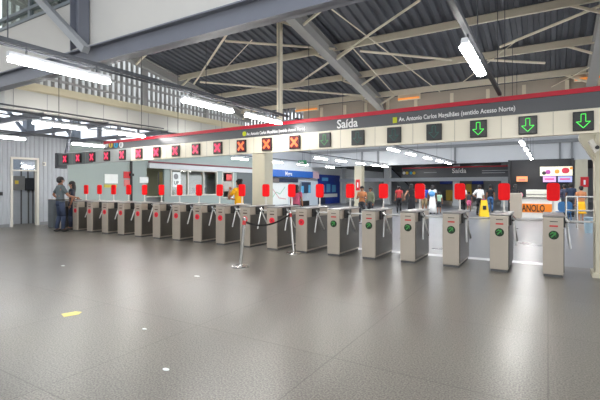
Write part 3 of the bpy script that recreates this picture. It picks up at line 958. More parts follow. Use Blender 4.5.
bm = bm_new(); box(bm, -0.3, 0.4, 0.05, 6.95, 0, 0.95); obj('front', bm, MIDW, t)

# ================================================================== SHOPS DOWN THE LEFT SIDE
BLUE = mat('shop_blue', rgb(28, 96, 184), 0.4)
DBLUE = mat('deep_blue', rgb(22, 54, 150), 0.4)
NAVY = mat('navy_panel', rgb(44, 58, 84), 0.4)
k = thing('kiosk_canopy', 'bright blue canopy band over the map kiosk left of the concourse', 'kiosk', (0, 0, 0))
XK = XL + 0.5
a = atX(266, 169.3, XK); b = atX(313, 177.2, XK)
bm = bm_new(); box(bm, XL, XK, a.y, b.y, 2.22, 2.72); obj('band', bm, BLUE, k)
bm = bm_new(); prism(bm, [(a.y, 2.72), (b.y, 2.72), (b.y, 3.1), ((a.y + b.y) / 2, 3.4), (a.y, 3.1)], XL, XK - 0.1, 'x'); obj('crown', bm, mat('canopy_white', rgb(222, 226, 228), 0.5), k)
bm = text_bm('Migre', 0.42, (XK + 0.01, atX(285, 175, XK).y, 2.33), (0, 1, 0)); obj('lettering', bm, WHITE_T, k)
a = atX(313, 171.5, XK); b = atX(319, 178.5, XK)
bm = bm_new(); box(bm, XL, XK, a.y, b.y, 2.18, 2.76); obj('end_panel', bm, mat('pinkish', rgb(206, 176, 186), 0.5), k)
t = thing('map_board', 'white transit map board in dark frame under the blue canopy', 'map', (0, 0, 0))
wallbox('frame_post', XL + 0.05, (266.5, 177), (269, 207), BLACK, 0.12, t)
wallbox('map_sheet', XL + 0.05, (269.3, 183), (287.5, 204), mat('map_paper', rgb(228, 232, 230), 0.5), 0.06, t)
wallbox('header_picture', XL + 0.05, (269.3, 177.5), (278.5, 182.5), mat('map_header', rgb(120, 112, 110), 0.5), 0.06, t)
wallbox('header_band', XL + 0.05, (279, 178), (297.5, 182.5), NAVY, 0.06, t)
rt = [((271, 200), (276, 192)), ((276, 192), (280, 194)), ((280, 194), (285, 187)), ((272, 188), (279, 198)), ((279, 198), (286, 199))]
for i, mm in enumerate((mat('map_red', rgb(206, 150, 150), 0.5), mat('map_green', rgb(150, 196, 170), 0.5))):
    bm = bm_new()
    for q in (rt[:3] if i else rt[3:]):
        bar(bm, atX(q[0][0], q[0][1], XL + 0.113), atX(q[1][0], q[1][1], XL + 0.113), 0.006, 0.06)
    obj('route_line', bm, mm, t)
t = thing('vending_machine', 'dark blue vending machine right of the map board', 'vending machine', (0, 0, 0))
wallbox('body', XL, (300.5, 181), (311.5, 207), mat('vend_white', rgb(200, 212, 224), 0.4), 0.6, t)
wallbox('display', XL + 0.6, (301.5, 182), (310.5, 193), NAVY, 0.03, t)
wallbox('picture', XL + 0.63, (301.3, 186), (303.6, 193), mat('sky_blue', rgb(92, 170, 214), 0.5), 0.02, t)
wallbox('picture', XL + 0.63, (308.4, 185), (310.5, 193), mat('sky_blue', rgb(92, 170, 214), 0.5), 0.02, t)
wallbox('lower_panel', XL + 0.6, (300.5, 201), (309, 206), BLACK, 0.03, t)
t = thing('blue_advert', 'tall deep blue advertising wall with faces beyond the vending machine', 'advert', (0, 0, 0))
wallbox('board', XL, (317.5, 174.5), (337.5, 207), DBLUE, 0.25, t)
wallbox('logo_plate', XL + 0.25, (322, 177.5), (328, 181), mat('logo_cyan', rgb(90, 170, 220), 0.5), 0.02, t)
for i, px_ in enumerate((321, 326.5, 332)):
    wallbox('picture', XL + 0.25, (px_, 185 - i % 2), (px_ + 3.6, 192), mat('sky_blue', rgb(92, 170, 214), 0.5), 0.02, t)
wallbox('white_band', XL + 0.25, (320, 194), (337, 196.8), PAPER, 0.03, t)
wallbox('dark_panel', XL + 0.25, (318, 197.5), (325, 207), NAVY, 0.03, t)
tag(wallbox('white_panel', XL, (338, 177), (351, 207), PAPER, 0.2), 'plain white panel at the far end of the left shops', 'panel')
# hanging green exit sign
pp = atY(302.5, 162.5, 18.0)
t = thing('exit_sign', 'small green hanging sign above the blue canopy', 'sign', pp)
bm = bm_new(); box(bm, -0.24, 0.24, -0.03, 0.03, -0.11, 0.11, 0.006); obj('plate', bm, mat('exit_green', rgb(30, 120, 80), 0.4), t)
bm = text_bm('Saída', 0.15, (-0.2, -0.036, -0.05), (1, 0, 0)); obj('lettering', bm, WHITE_T, t)
bm = bm_new()
tube(bm, (0, 0, 0.11), (0, 0, 6.03 - pp.z), 0.008, 5); obj('hanger', bm, GALV, t)

# ================================================================== FAR CONCOURSE
YS2 = 34.0
s2 = thing('far_station_sign', 'distant dark grey station sign with red edge over the far concourse', 'sign', (0, 0, 0))
xa = atY(402, 168, YS2).x; xb = atY(527, 168, YS2).x
bm = bm_new(); box(bm, xa, xb, YS2, YS2 + 0.2, 2.24, 3.0); obj('sign_panel', bm, mat('far_sign_grey', rgb(78, 82, 88), 0.3), s2)
bm = bm_new(); box(bm, xa, xb, YS2 - 0.03, YS2 + 0.22, 3.0, 3.09); obj('red_edge', bm, RED_S, s2)
def s2t(n_, s, size, px, py, m=WHITE_T):
    q = atY(px, py, YS2); bm = text_bm(s, size, (q.x, YS2 - 0.02, q.z), (1, 0, 0)); return obj(n_, bm, m, s2)
s2t('lettering', 'Saída', 0.52, 452, 173)
q = atY(482, 171, YS2)
for dz in (0, -0.17):
    bm = bm_new(); box(bm, q.x, q.x + 2.6 + dz * 6, YS2 - 0.02, YS2, q.z + dz, q.z + dz + 0.05); obj('small_print', bm, mat('print_grey', rgb(190, 194, 198), 0.5), s2)
q = atY(424, 173, YS2); bm = bm_new(); box(bm, q.x, q.x + 1.0, YS2 - 0.02, YS2, q.z, q.z + 0.06); obj('small_print', bm, mat('print_grey', rgb(190, 194, 198), 0.5), s2)
for px_, py_, m in ((404, 173, WHITE_T), (407, 173, YELC), (411, 173, CYAN), (414, 173, YELC), (514.7, 170, CYAN), (519.5, 170, YEL), (524, 170, WHITE_T)):
    q = atY(px_, py_, YS2); bm = bm_new(); prism(bm, rrect(q.x, q.z, 0.24, 0.24, 0.11), YS2 - 0.02, YS2); obj('pictogram', bm, m, s2)
bm = bm_new(); box(bm, atY(340, 180, 34.1).x, xb + 0.3, 34.0, 34.25, 1.95, 2.24)
struct('trim_40', bm, mat('pale_beam', rgb(186, 192, 198), 0.5))
for i, (px_, w_) in enumerate(((387, 0.5), (456, 0.45), (505, 0.5), (344, 0.3))):
    X = atY(px_, 190, 34.4).x
    bm = bm_new(); box(bm, X - w_ / 2, X + w_ / 2, 34.3, 34.3 + w_, 0, 3.25); box(bm, X - w_ / 2 - 0.04, X + w_ / 2 + 0.04, 34.26, 34.34 + w_, 0, 0.2)
    struct('trim_%d' % (41 + i), bm, mat('pale_post_far', rgb(190, 194, 196), 0.5))
# grey upper panels of the far wall with pale and coloured shop fronts
YF = 47.35
for i, (pxa, pxb, ya, yb, m, lab, nm, cat) in enumerate((
        (366, 385, 181, 206, mat('far_grey', rgb(120, 124, 128), 0.6), 'grey shutter at the far wall left of the white post', 'roller_shutter', 'shutter'),
        (389, 401, 181, 206, mat('far_light', rgb(176, 178, 178), 0.6), 'pale shutter at the far wall right of the white post', 'roller_shutter', 'shutter'),
        (440, 452, 179, 184, DBLUE, 'blue shop fascia at the far wall, left one', 'shop_fascia', 'shop sign'),
        (472, 483, 179, 184, DBLUE, 'blue shop fascia at the far wall, right one', 'shop_fascia', 'shop sign'),
        (446, 461, 190, 203, mat('far_yellow', rgb(190, 160, 60), 0.6), 'yellow shop counter at the far wall behind people', 'shop_counter', 'counter'),
        (466, 471, 184, 196, mat('far_yellow', rgb(190, 160, 60), 0.6), 'narrow yellow banner at the far wall', 'banner', 'banner'),
        (484, 500, 180, 204, mat('far_grey', rgb(120, 124, 128), 0.6), 'grey shutter at the far wall behind the man in black', 'roller_shutter', 'shutter'))):
    a = atY(pxa, ya, YF - 0.3); b = atY(pxb, yb, YF - 0.3)
    bm = bm_new(); box(bm, max(a.x, XL + 0.02), b.x, YF - 0.3, 47.495, max(0, b.z), a.z)
    z = max(0, b.z) + 0.12
    while z < a.z - 0.05 and 'shutter' in nm:
        box(bm, max(a.x, XL + 0.02), b.x, YF - 0.325, YF - 0.3, z, z + 0.06); z += 0.14
    tag(obj(nm, bm, m), lab, cat)
# escalator seen behind the woman in black
e = thing('escalator', 'grey escalator flank sloping down behind the woman in black', 'escalator', atY(402, 200, 38))
e.location.z = 0
bm = bm_new(); prism(bm, [(-1.6, 0), (2.4, 0), (2.4, 0.25), (1.2, 0.25), (-1.6, 3.0)], 0, 0.2); obj('truss', bm, mat('far_grey', rgb(120, 124, 128), 0.6), e)
bm = bm_new(); prism(bm, [(-1.6, 3.0), (1.2, 0.25), (2.4, 0.25), (2.4, 0.95), (1.3, 0.95), (-1.0, 3.2)], 0.05, 0.08); obj('balustrade', bm, mat('balustrade_grey', rgb(150, 156, 160), 0.3), e)
bm = bm_new(); path(bm, [(-1.0, 0.06, 3.22), (1.3, 0.06, 0.98), (2.45, 0.06, 0.98)], 0.06, 6); obj('handrail', bm, BLACK, e)

# food kiosk at right
YKO = 22.6
k = thing('food_counter', 'white food counter with orange ANOLO panel and glass display case', 'counter', (0, 0, 0))
xa = atY(522, 210, YKO).x; xb = atY(561, 210, YKO).x
bm = bm_new(); box(bm, xa, xb, YKO, YKO + 0.8, 0.0, 0.94); obj('body', bm, mat('counter_white', rgb(222, 220, 214), 0.5), k)
a = atY(521, 203.5, YKO); b = atY(552, 213, YKO)
bm = bm_new(); box(bm, a.x, b.x, YKO - 0.02, YKO, b.z, a.z); obj('front_panel', bm, mat('orange_panel', rgb(236, 132, 30), 0.4), k)
bm = text_bm('ANOLO', 0.46, (a.x + 0.04, YKO - 0.026, b.z + 0.05), (1, 0, 0), squeeze=0.58); obj('lettering', bm, mat('letter_black', rgb(34, 24, 20), 0.5), k)
bm = bm_new(); box(bm, xa - 0.02, xb + 0.02, YKO - 0.06, YKO + 0.82, 0.94, 0.99); obj('worktop', bm, STEEL_B, k)
a = atY(526, 190, YKO + 0.2); b = atY(548, 198, YKO + 0.2)
bm = bm_new(); box(bm, a.x, b.x, YKO + 0.2, YKO + 0.6, 0.99, 1.35, 0.02); obj('display_case', bm, mat('case_white', rgb(214, 212, 200), 0.3), k)
bm = bm_new(); box(bm, a.x, b.x, YKO + 0.18, YKO + 0.2, 1.1, 1.14); obj('case_rail', bm, STEEL_B, k)
YM = 26.0
k = thing('food_stall', 'dark food stall behind the counter with its lit menu boards', 'stall', (0, 0, 0))
xa = atY(508, 210, YM).x; xb = atY(574, 210, YM).x
bm = bm_new(); box(bm, xa, xb, YM + 0.2, YM + 0.3, 0, 3.0); box(bm, xa, xa + 0.1, YM, YM + 0.2, 0, 3.0); box(bm, xb - 0.1, xb, YM, YM + 0.2, 0, 3.0)
obj('back_wall', bm, mat('stall_dark', rgb(34, 34, 36), 0.6), k)
a = atY(540, 167, YM); b = atY(572.5, 175.5, YM)
bm = bm_new(); box(bm, a.x, b.x, YM - 0.05, YM + 0.15, b.z, a.z); lb = obj('lightbox', bm, mat('lightbox_cream', rgb(246, 236, 206), 0.5, emit=0.12), k)
for px_, py_, w_, m in ((548, 172, 0.24, mat('box_purple', rgb(170, 70, 150), 0.5)), (557, 171.5, 0.22, mat('box_orange', rgb(236, 150, 50), 0.5)), (565.5, 170.5, 0.34, mat('box_red', rgb(206, 50, 70), 0.5)), (544, 173, 0.2, BLACK), (571.3, 168.2, 0.14, mat('box_orange', rgb(236, 150, 50), 0.5))):
    q = atY(px_, py_, YM - 0.05); bm = bm_new(); prism(bm, rrect(q.x, q.z, w_, min(w_, 0.3), min(w_, 0.3) * 0.45), YM - 0.07, YM - 0.05); obj('picture', bm, m, lb)
for pxa, pxb, m in ((543, 556, mat('menu_pink', rgb(206, 160, 226), 0.4, emit=0.15)), (558, 572, mat('menu_blue', rgb(166, 170, 232), 0.4, emit=0.15))):
    a = atY(pxa, 176.5, YM); b = atY(pxb, 182, YM)
    bm = bm_new(); box(bm, a.x, b.x, YM - 0.04, YM + 0.1, b.z, a.z); mo = obj('menu_screen', bm, m, k)
    bm = bm_new(); box(bm, a.x + 0.08, b.x - 0.08, YM - 0.05, YM - 0.04, (a.z + b.z) / 2 - 0.03, (a.z + b.z) / 2 + 0.05); obj('caption', bm, mat('caption_pink', rgb(226, 80, 120), 0.5), mo)
a = atY(516.5, 176.5, YM); b = atY(527.5, 181.5, YM)
bm = bm_new(); box(bm, a.x, b.x, YM - 0.04, YM + 0.1, b.z, a.z); mo = obj('menu_screen', bm, mat('menu_orange', rgb(236, 150, 96), 0.4, emit=0.12), k)
bm = bm_new(); box(bm, a.x + 0.1, b.x - 0.1, YM - 0.05, YM - 0.04, b.z + 0.06, b.z + 0.12); obj('caption', bm, mat('caption_pink', rgb(226, 80, 120), 0.5), mo)
# steel cabinet, railing, bin, chair, caution sign, notice
q = atZ(516, 219)
t = thing('service_cabinet', 'pale steel cabinet standing left of the orange counter panel', 'cabinet', q)
bm = bm_new(); box(bm, -0.24, 0.24, -0.2, 0.3, 0.05, 1.2, 0.02); obj('body', bm, STEEL, t)
bm = bm_new(); box(bm, -0.2, 0.2, -0.18, 0.28, 0, 0.05); obj('plinth', bm, PLINTH, t)
t = thing('guard_rail', 'grey tubular guard rail behind the last turnstile lane at right', 'railing', (0, 0, 0))
YR = 18.0
xs_ = [atY(p_, 200, YR).x for p_ in (566, 577, 600, 622)]
for x in xs_:
    bm = bm_new(); tube(bm, (x, YR, 0), (x, YR, 1.12), 0.035, 8); obj('post', bm, STEEL_B, t)
for z in (1.12, 0.62, 0.18):
    bm = bm_new(); tube(bm, (xs_[0], YR, z), (xs_[-1], YR, z), 0.03, 8); obj('rail', bm, STEEL_B, t)
t = thing('lane_rail', 'low steel rail closing the gap between last turnstile and column', 'railing', (0, 0, 0))
bm = bm_new(); tube(bm, (0.9, 9.0, 0.9), (2.4, 9.0, 0.9), 0.02, 8); obj('rail', bm, STEEL_B, t)
for x in (1.0, 2.3):
    bm = bm_new(); tube(bm, (x, 9.0, 0), (x, 9.0, 0.9), 0.025, 8); obj('post', bm, STEEL_B, t)
t = thing('waste_bin', 'small blue grey bin on the floor beside the right column', 'bin', atZ(588.5, 233))
bm = bm_new(); lathe(bm, [(0.10, 0), (0.13, 0.44), (0.14, 0.46)], n=18); obj('bucket', bm, mat('bin_blue', rgb(150, 174, 188), 0.4), t)
bm = bm_new(); lathe(bm, [(0.145, 0.455), (0.145, 0.49), (0.06, 0.52)], n=18); obj('lid', bm, mat('bin_lid', rgb(120, 140, 152), 0.4), t)
t = thing('plastic_chair', 'blue plastic chair in front of the food counter', 'chair', atZ(563.5, 222), 0.2)
CH = mat('chair_blue', rgb(34, 92, 140), 0.4)
bm = bm_new(); box(bm, -0.25, 0.25, -0.22, 0.24, 0.40, 0.44, 0.015); obj('seat', bm, CH, t)
bm = bm_new(); prism(bm, rrect(0, 0.66, 0.52, 0.42, 0.12), -0.26, -0.22); obj('backrest', bm, CH, t)
for sx in (-1, 1):
    for sy in (-1, 1):
        bm = bm_new(); tube(bm, (sx * 0.2, sy * 0.18, 0.41), (sx * 0.24, sy * 0.22, 0), 0.022, 8, 0.016); obj('leg', bm, CH, t)
t = thing('caution_sign', 'yellow folding wet floor sign beyond the second turnstile gap', 'floor sign', atZ(484, 216.5), 0.3)
YW_ = mat('caution_yellow', rgb(240, 200, 20), 0.5)
for s in (-1, 1):
    bm = bm_new()
    lo = [Vector((-0.22, s * 0.2, 0)), Vector((0.22, s * 0.2, 0)), Vector((0.13, s * 0.03, 0.84)), Vector((-0.13, s * 0.03, 0.84))]
    A = [bm.verts.new(v) for v in lo]; B = [bm.verts.new(v + Vector((0, 0.015, 0))) for v in lo]
    bm.faces.new(A); bm.faces.new(B[::-1])
    for i in range(4): bm.faces.new([A[i], A[(i + 1) % 4], B[(i + 1) % 4], B[i]])
    obj('board', bm, YW_, t)
bm = bm_new(); box(bm, -0.1, 0.1, -0.05, 0.06, 0.82, 0.88, 0.02); obj('handle', bm, mat('caution_purple', rgb(150, 60, 110), 0.5), t)
bm = bm_new(); box(bm, -0.08, 0.08, -0.16, -0.12, 0.35, 0.55); obj('symbol', bm, BLACK, t)
q = atY(584.5, 182, 29.6)
t = thing('fire_notice', 'red extinguisher notice on the far grey pillar at right', 'sign', (q.x, 29.58, q.z))
bm = bm_new(); box(bm, -0.2, 0.2, -0.02, 0.02, -0.3, 0.3); obj('plate', bm, mat('notice_red', rgb(205, 30, 40), 0.5), t)
bm = bm_new(); box(bm, -0.05, 0.05, -0.03, -0.02, -0.16, 0.12); obj('pictogram', bm, WHITE_T, t)
q = atY(358, 185, 29.7)
t = thing('fire_notice', 'red extinguisher notice on the beige column beyond the middle turnstiles', 'sign', (q.x, 29.66, q.z))
bm = bm_new(); box(bm, -0.16, 0.16, -0.02, 0.03, -0.42, 0.42); obj('plate', bm, mat('notice_red', rgb(205, 30, 40), 0.5), t)
bm = bm_new(); box(bm, -0.05, 0.05, -0.03, -0.02, -0.2, 0.2); obj('pictogram', bm, WHITE_T, t)
# camera on the right column
q = atY(592, 147.5, 8.15)
t = thing('security_camera', 'white box security camera angled down from the right column', 'camera', (q.x + 0.03, 8.05, q.z), 0)
bm = bm_new(); prism(bm, [(-0.09, 0.09), (-0.035, 0.12), (0.05, -0.06), (0.0, -0.1)], -0.12, 0.06); obj('body', bm, WHITE_P, t)
bm = bm_new(); bar(bm, (0.0, 0.0, 0.02), (0.06, 0.19, 0.0), 0.035, 0.035); obj('bracket', bm, MIDW, t)
bm = bm_new(); tube(bm, (0.02, -0.12, -0.02), (0.02, -0.14, -0.02), 0.03, 10); obj('lens', bm, BLACK, t)

# floor marks
a = atZ(62.5, 315.5); b = atZ(82, 312); n_ = Vector((-(b - a).y, (b - a).x, 0)).normalized()
bm = bm_new()
dirv = (b - a).normalized()
c = (a + b) / 2
L_ = (b - a).length
pts = [(-0.5, -0.5), (0.25, -0.5), (0.5, 0), (0.25, 0.5), (-0.5, 0.5)]
prism(bm, [((c + dirv * u * L_ + n_ * v * 0.15).x, (c + dirv * u * L_ + n_ * v * 0.15).y) for u, v in pts], 0.0, 0.002, 'z')
tag(obj('floor_sticker', bm, mat('sticker_yellow', rgb(214, 198, 110), 0.5)), 'worn yellow arrow sticker on the grey floor', 'sticker')
for i, (px_, py_, w_) in enumerate(((63, 266, 0.05), (197, 276.5, 0.06), (144.5, 329.5, 0.03), (166, 370, 0.035))):
    q = atZ(px_, py_)
    bm = bm_new(); ball(bm, (q.x, q.y, 0.006), w_, w_ * 0.6, 0.007, 8, 5)
    tag(obj('paper_scrap', bm, PAPER), ['white paper scrap on the floor at left before the guard', 'white paper scrap on the floor before the leaning post', 'tiny white paper scrap right of the yellow sticker', 'tiny white paper scrap nearest the camera'][i], 'litter')

# ================================================================== PEOPLE
SKINS = [mat('skin_brown', rgb(150, 104, 80), 0.6), mat('skin_tan', rgb(190, 140, 112), 0.6), mat('skin_dark', rgb(98, 66, 50), 0.6)]
HAIR = mat('hair_black', rgb(24, 20, 20), 0.6)
def skin_mesh(verts, edges, root=0, sub=1):
    bm = bm_new()
    lay = bm.verts.layers.skin.verify()
    V = []
    for i, (p, r) in enumerate(verts):
        v = bm.verts.new(p)
        v[lay].radius = (r, r) if not isinstance(r, tuple) else r
        v[lay].use_root = (i == root)
        V.append(v)
    for a_, b_ in edges:
        bm.edges.new((V[a_], V[b_]))
    me = bpy.data.meshes.new('s'); bm.to_mesh(me); bm.free()
    o = bpy.data.objects.new('s', me); COL.objects.link(o)
    m = o.modifiers.new('skin', 'SKIN'); m.use_smooth_shade = True
    s = o.modifiers.new('sub', 'SUBSURF'); s.levels = sub; s.render_levels = sub
    dg = bpy.context.evaluated_depsgraph_get()
    me2 = bpy.data.meshes.new_from_object(o.evaluated_get(dg))
    bpy.data.objects.remove(o); bpy.data.meshes.remove(me)
    out = bmesh.new(); out.from_mesh(me2); bpy.data.meshes.remove(me2)
    return out
def fingers(bm, wrist, elbow, side, s):
    d = (wrist - elbow).normalized()
    up = Vector((0, 0, 1)) if abs(d.z) < 0.9 else Vector((0, 1, 0))
    u = d.cross(up).normalized(); w_ = u.cross(d).normalized()
    c_ = wrist + d * 0.075 * s
    # palm
    tmp = len(bm.verts)
    ball(bm, wrist + d * 0.05 * s, 0.042 * s, 0.042 * s, 0.042 * s, 8, 6)
    for i, (off, ln) in enumerate(((-0.03, 0.066), (-0.01, 0.078), (0.01, 0.072), (0.03, 0.055))):
        b0 = wrist + d * 0.06 * s + u * off * s
        k_ = b0 + d * ln * 0.55 * s - w_ * 0.006 * s
        e_ = k_ + (d * 0.75 - w_ * 0.65) * ln * 0.5 * s
        tube(bm, b0, k_, 0.0095 * s, 6, 0.009 * s); tube(bm, k_, e_, 0.009 * s, 6, 0.007 * s)
    b0 = wrist + d * 0.03 * s + u * side * 0.035 * s
    k_ = b0 + (d * 0.6 + u * side * 0.7) * 0.035 * s
    tube(bm, b0, k_, 0.012 * s, 6, 0.01 * s); tube(bm, k_, k_ + (d * 0.9 - w_ * 0.3) * 0.03 * s, 0.01 * s, 6, 0.008 * s)
def person(px, d, h, face, label, top, bottom, skin=0, hair='short', rel=None, rele=None, ler=None, lele=None, dress=False, shorts=False, sleeve=0.5, extra=None, at=None, slim=1.0, stride=0.06, group=None):
    """face: heading in degrees, 0 = away from the camera along +Y, 180 = towards it"""
    rr = ray(px, 187)
    loc = Vector((rr.x * d, rr.y * d, 0)) if at is None else Vector(at)
    t = thing('person', label, 'person', loc, math.radians(face), group)
    s = h / 1.72
    sk = SKINS[skin]
    def S(x, y, z): return Vector((x * s * slim if abs(x) < 0.2 else x * s, y * s, z * s))
    RE = Vector(rele) * s if rele else S(0.225, -0.02, 1.13); RW = Vector(rel) * s if rel else S(0.235, 0.06, 0.88)
    LE = Vector(lele) * s if lele else S(-0.225, -0.02, 1.13); LW = Vector(ler) * s if ler else S(-0.235, 0.06, 0.88)
    fw = stride
    knR, anR = S(0.095, 0.02 + fw * 0.6, 0.50), S(0.10, -0.02 + fw, 0.09)
    knL, anL = S(-0.095, 0.03 - fw * 0.3, 0.50), S(-0.10, -0.02 - fw, 0.09)
    V = [(S(0, 0, 0.96), 0.115 * s), (S(0, 0, 1.18), 0.105 * s), (S(0, 0, 1.36), 0.115 * s), (S(0, 0.0, 1.47), 0.062 * s), (S(0, 0.012, 1.53), 0.052 * s), (S(0, 0.03, 1.585), 0.07 * s), (S(0, 0.025, 1.64), 0.085 * s), (S(0, 0.015, 1.695), 0.06 * s),
         (S(0.165, 0, 1.41), 0.058 * s), (RE, 0.042 * s), (RW, 0.028 * s), (S(-0.165, 0, 1.41), 0.058 * s), (LE, 0.042 * s), (LW, 0.028 * s),
         (S(0.09, 0, 0.88), 0.085 * s), (knR, 0.058 * s), (anR, 0.038 * s), (anR + S(0.0, 0.13, -0.05), 0.034 * s), (S(-0.09, 0, 0.88), 0.085 * s), (knL, 0.058 * s), (anL, 0.038 * s), (anL + S(0, 0.13, -0.05), 0.034 * s),
         (S(0, 0.118, 1.612), 0.014 * s), (S(0.088, 0.015, 1.62), 0.016 * s), (S(-0.088, 0.015, 1.62), 0.016 * s)]
    E_ = [(0, 1), (1, 2), (2, 3), (3, 4), (4, 5), (5, 6), (6, 7), (2, 8), (8, 9), (9, 10), (2, 11), (11, 12), (12, 13), (0, 14), (14, 15), (15, 16), (16, 17), (0, 18), (18, 19), (19, 20), (20, 21)]
    bm = skin_mesh(V[:22], E_)
    for c_, r_ in V[22:]:
        ball(bm, c_, r_, r_ * 1.1, r_ * 1.6, 8, 6)
    fingers(bm, RW, RE, -1, s); fingers(bm, LW, LE, 1, s)
    obj('body', bm, sk, t, smooth=True)
    bm = bm_new()
    for sx in (-1, 1): ball(bm, S(sx * 0.033, 0.103, 1.645), 0.013 * s, 0.008 * s, 0.009 * s, 8, 6)
    obj('eyes', bm, BLACK, t)
    bm = bm_new(); ball(bm, S(0, 0.098, 1.572), 0.026 * s, 0.008 * s, 0.009 * s, 8, 6); obj('mouth', bm, mat('lip', rgb(140, 70, 66), 0.5), t)
    # hair
    bm = bm_new()
    ball(bm, S(0, -0.005, 1.665), 0.098 * s, 0.108 * s, 0.088 * s, 14, 10)
    ball(bm, S(0, -0.03, 1.62), 0.092 * s, 0.085 * s, 0.085 * s, 14, 10)
    if hair == 'long':
        ball(bm, S(0, -0.06, 1.5), 0.105 * s, 0.07 * s, 0.2 * s, 12, 10)
    if hair == 'bun':
        ball(bm, S(0, -0.11, 1.70), 0.05 * s, 0.05 * s, 0.05 * s, 10, 8)
    obj('hair', bm, HAIR, t, smooth=True)
    # upper garment: elliptical torso plus sleeves
    bm = bm_new()
    zt = [(0.150, 0.93), (0.142, 1.02), (0.135, 1.14), (0.15, 1.27), (0.165, 1.37), (0.15, 1.43), (0.075, 1.485)]
    lathe(bm, [(r_ * s * slim, z * s) for r_, z in zt], n=20, sx=1.06, sy=0.8)
    for sh, el, wr in ((S(0.16, 0, 1.405), RE, RW), (S(-0.16, 0, 1.405), LE, LW)):
        ball(bm, sh, 0.073 * s, 0.073 * s, 0.07 * s, 10, 8)
        if sleeve <= 1.0:
            tube(bm, sh, sh.lerp(el, max(0.15, sleeve)), 0.068 * s, 10, 0.058 * s)
        else:
            tube(bm, sh, el, 0.068 * s, 10, 0.052 * s); ball(bm, el, 0.053 * s, 0.053 * s, 0.053 * s, 10, 8); tube(bm, el, el.lerp(wr, 0.92), 0.052 * s, 10, 0.042 * s)
    obj('dress' if dress else 'shirt', bm, top, t, smooth=True)
    if dress:
        bm = bm_new(); lathe(bm, [(0.15 * s, 1.0 * s), (0.175 * s, 0.85 * s), (0.2 * s, 0.5 * s), (0.24 * s, (0.42 if dress == 'knee' else 0.1) * s)], n=20, sx=1.0, sy=0.85); obj('skirt', bm, bottom, t, smooth=True)
    else:
        if shorts: zk = 0.45
        HR, HL = S(0.085, 0, 0.9), S(-0.085, 0, 0.9)
        bm = bm_new()
        lathe(bm, [(0.145 * s, 1.0 * s), (0.162 * s, 0.9 * s), (0.15 * s, 0.82 * s)], n=18, sx=1.02, sy=0.8)
        for H_, K_, A_ in ((HR, knR, anR), (HL, knL, anL)):
            tube(bm, H_, K_, 0.098 * s, 12, 0.072 * s)
            if not shorts:
                ball(bm, K_, 0.073 * s, 0.073 * s, 0.073 * s, 10, 8); tube(bm, K_, A_, 0.072 * s, 12, 0.056 * s)
        obj('shorts' if shorts else 'trousers', bm, bottom, t, smooth=True)
    for A_ in (anR, anL):
        bm = bm_new(); c_ = A_ + S(0, 0.05, 0)
        ball(bm, (c_.x, c_.y, 0.043 * s), 0.05 * s, 0.135 * s, 0.043 * s, 12, 8); obj('shoe', bm, BLACK, t, smooth=True)
    return t, s
def cloth(n_, r_, g_, b_): return mat('cloth_' + n_, rgb(r_, g_, b_), 0.8, var=0.08, scale=14)
GUARDG = cloth('guard_grey', 84, 94, 98); NAVYC = cloth('navy', 40, 52, 76); BLK = cloth('black', 22, 22, 26); WHT = cloth('white', 232, 232, 230)
YLW = cloth('yellow', 244, 180, 20); BLU = cloth('blue', 30, 70, 170); GRN = cloth('mint', 168, 206, 180); KHK = cloth('khaki', 150, 132, 100); PNK = cloth('pink', 226, 110, 150)
RDC = cloth('red', 176, 50, 52); TAN = cloth('tan', 196, 128, 84); JNS = cloth('jeans', 60, 96, 140); SKB = cloth('sky', 90, 150, 206); FLR = cloth('floral', 160, 150, 146); GRG = cloth('olive', 120, 124, 100); DKG = cloth('dark_grey', 56, 58, 64)
# guard leaning one hand on the leftmost turnstile
g, s = person(61, 13.9, 1.8, -8, 'guard in grey shirt and navy trousers resting one hand on a turnstile', GUARDG, NAVYC, 0, 'short',
              rel=(0.22, 0.40, 1.07), rele=(0.30, 0.12, 1.14), ler=(-0.24, 0.10, 1.0), lele=(-0.30, -0.10, 1.16), sleeve=0.7, at=(-13.85, 7.58, 0))
bm = bm_new(); lathe(bm, [(0.158 * s, 0.985 * s), (0.158 * s, 1.03 * s)], n=20, sx=1.04, sy=0.82); obj('belt', bm, BLACK, g)
person(71.5, 14.5, 1.66, 150, 'person in dark clothes standing in the lane just behind the guard', cloth('dark_navy', 34, 40, 54), cloth('dark_navy2', 38, 46, 66), 0, 'long', sleeve=0.9, at=(-14.08, 8.1, 0), slim=0.85)
y, s = person(239, 12.6, 1.7, 80, 'woman in yellow top and white skirt holding a white paper past the turnstiles', YLW, WHT, 1, 'bun', rel=(0.10, 0.50, 1.12), rele=(0.22, 0.24, 1.10), ler=(-0.08, 0.34, 1.42), lele=(-0.24, 0.2, 1.15), dress='knee', sleeve=0.6)
hp = y.location
bm = bm_new(); box(bm, -0.12, 0.12, -0.006, 0.006, -0.16, 0.16, 0.003)
pw = y.matrix_basis @ Vector((-0.06, 0.46, 1.50))
o = tag(obj('paper_sheet', bm, PAPER), 'white paper sheet held up by the woman in yellow', 'paper'); o.location = pw; o.rotation_euler = (0.2, 0, 0.5)
person(296.5, 14.4, 1.53, 15, 'person with long black hair and pink top near the map board', cloth('rose', 196, 90, 120), DKG, 0, 'long')
person(362, 17.5, 1.5, 190, 'person in tan top and dark trousers with both forearms raised before the beige column', TAN, DKG, 0, 'short', rel=(0.10, 0.28, 1.2), rele=(0.25, 0.05, 1.12), ler=(-0.12, 0.28, 1.2), lele=(-0.25, 0.05, 1.12))
person(370.5, 18.6, 1.46, 160, 'person in olive top right of the one with raised forearms', GRG, DKG, 0, 'short', sleeve=1.1)
person(399, 23.5, 1.52, 20, 'person in dark red top standing left of the woman in black', RDC, BLK, 0, 'short')
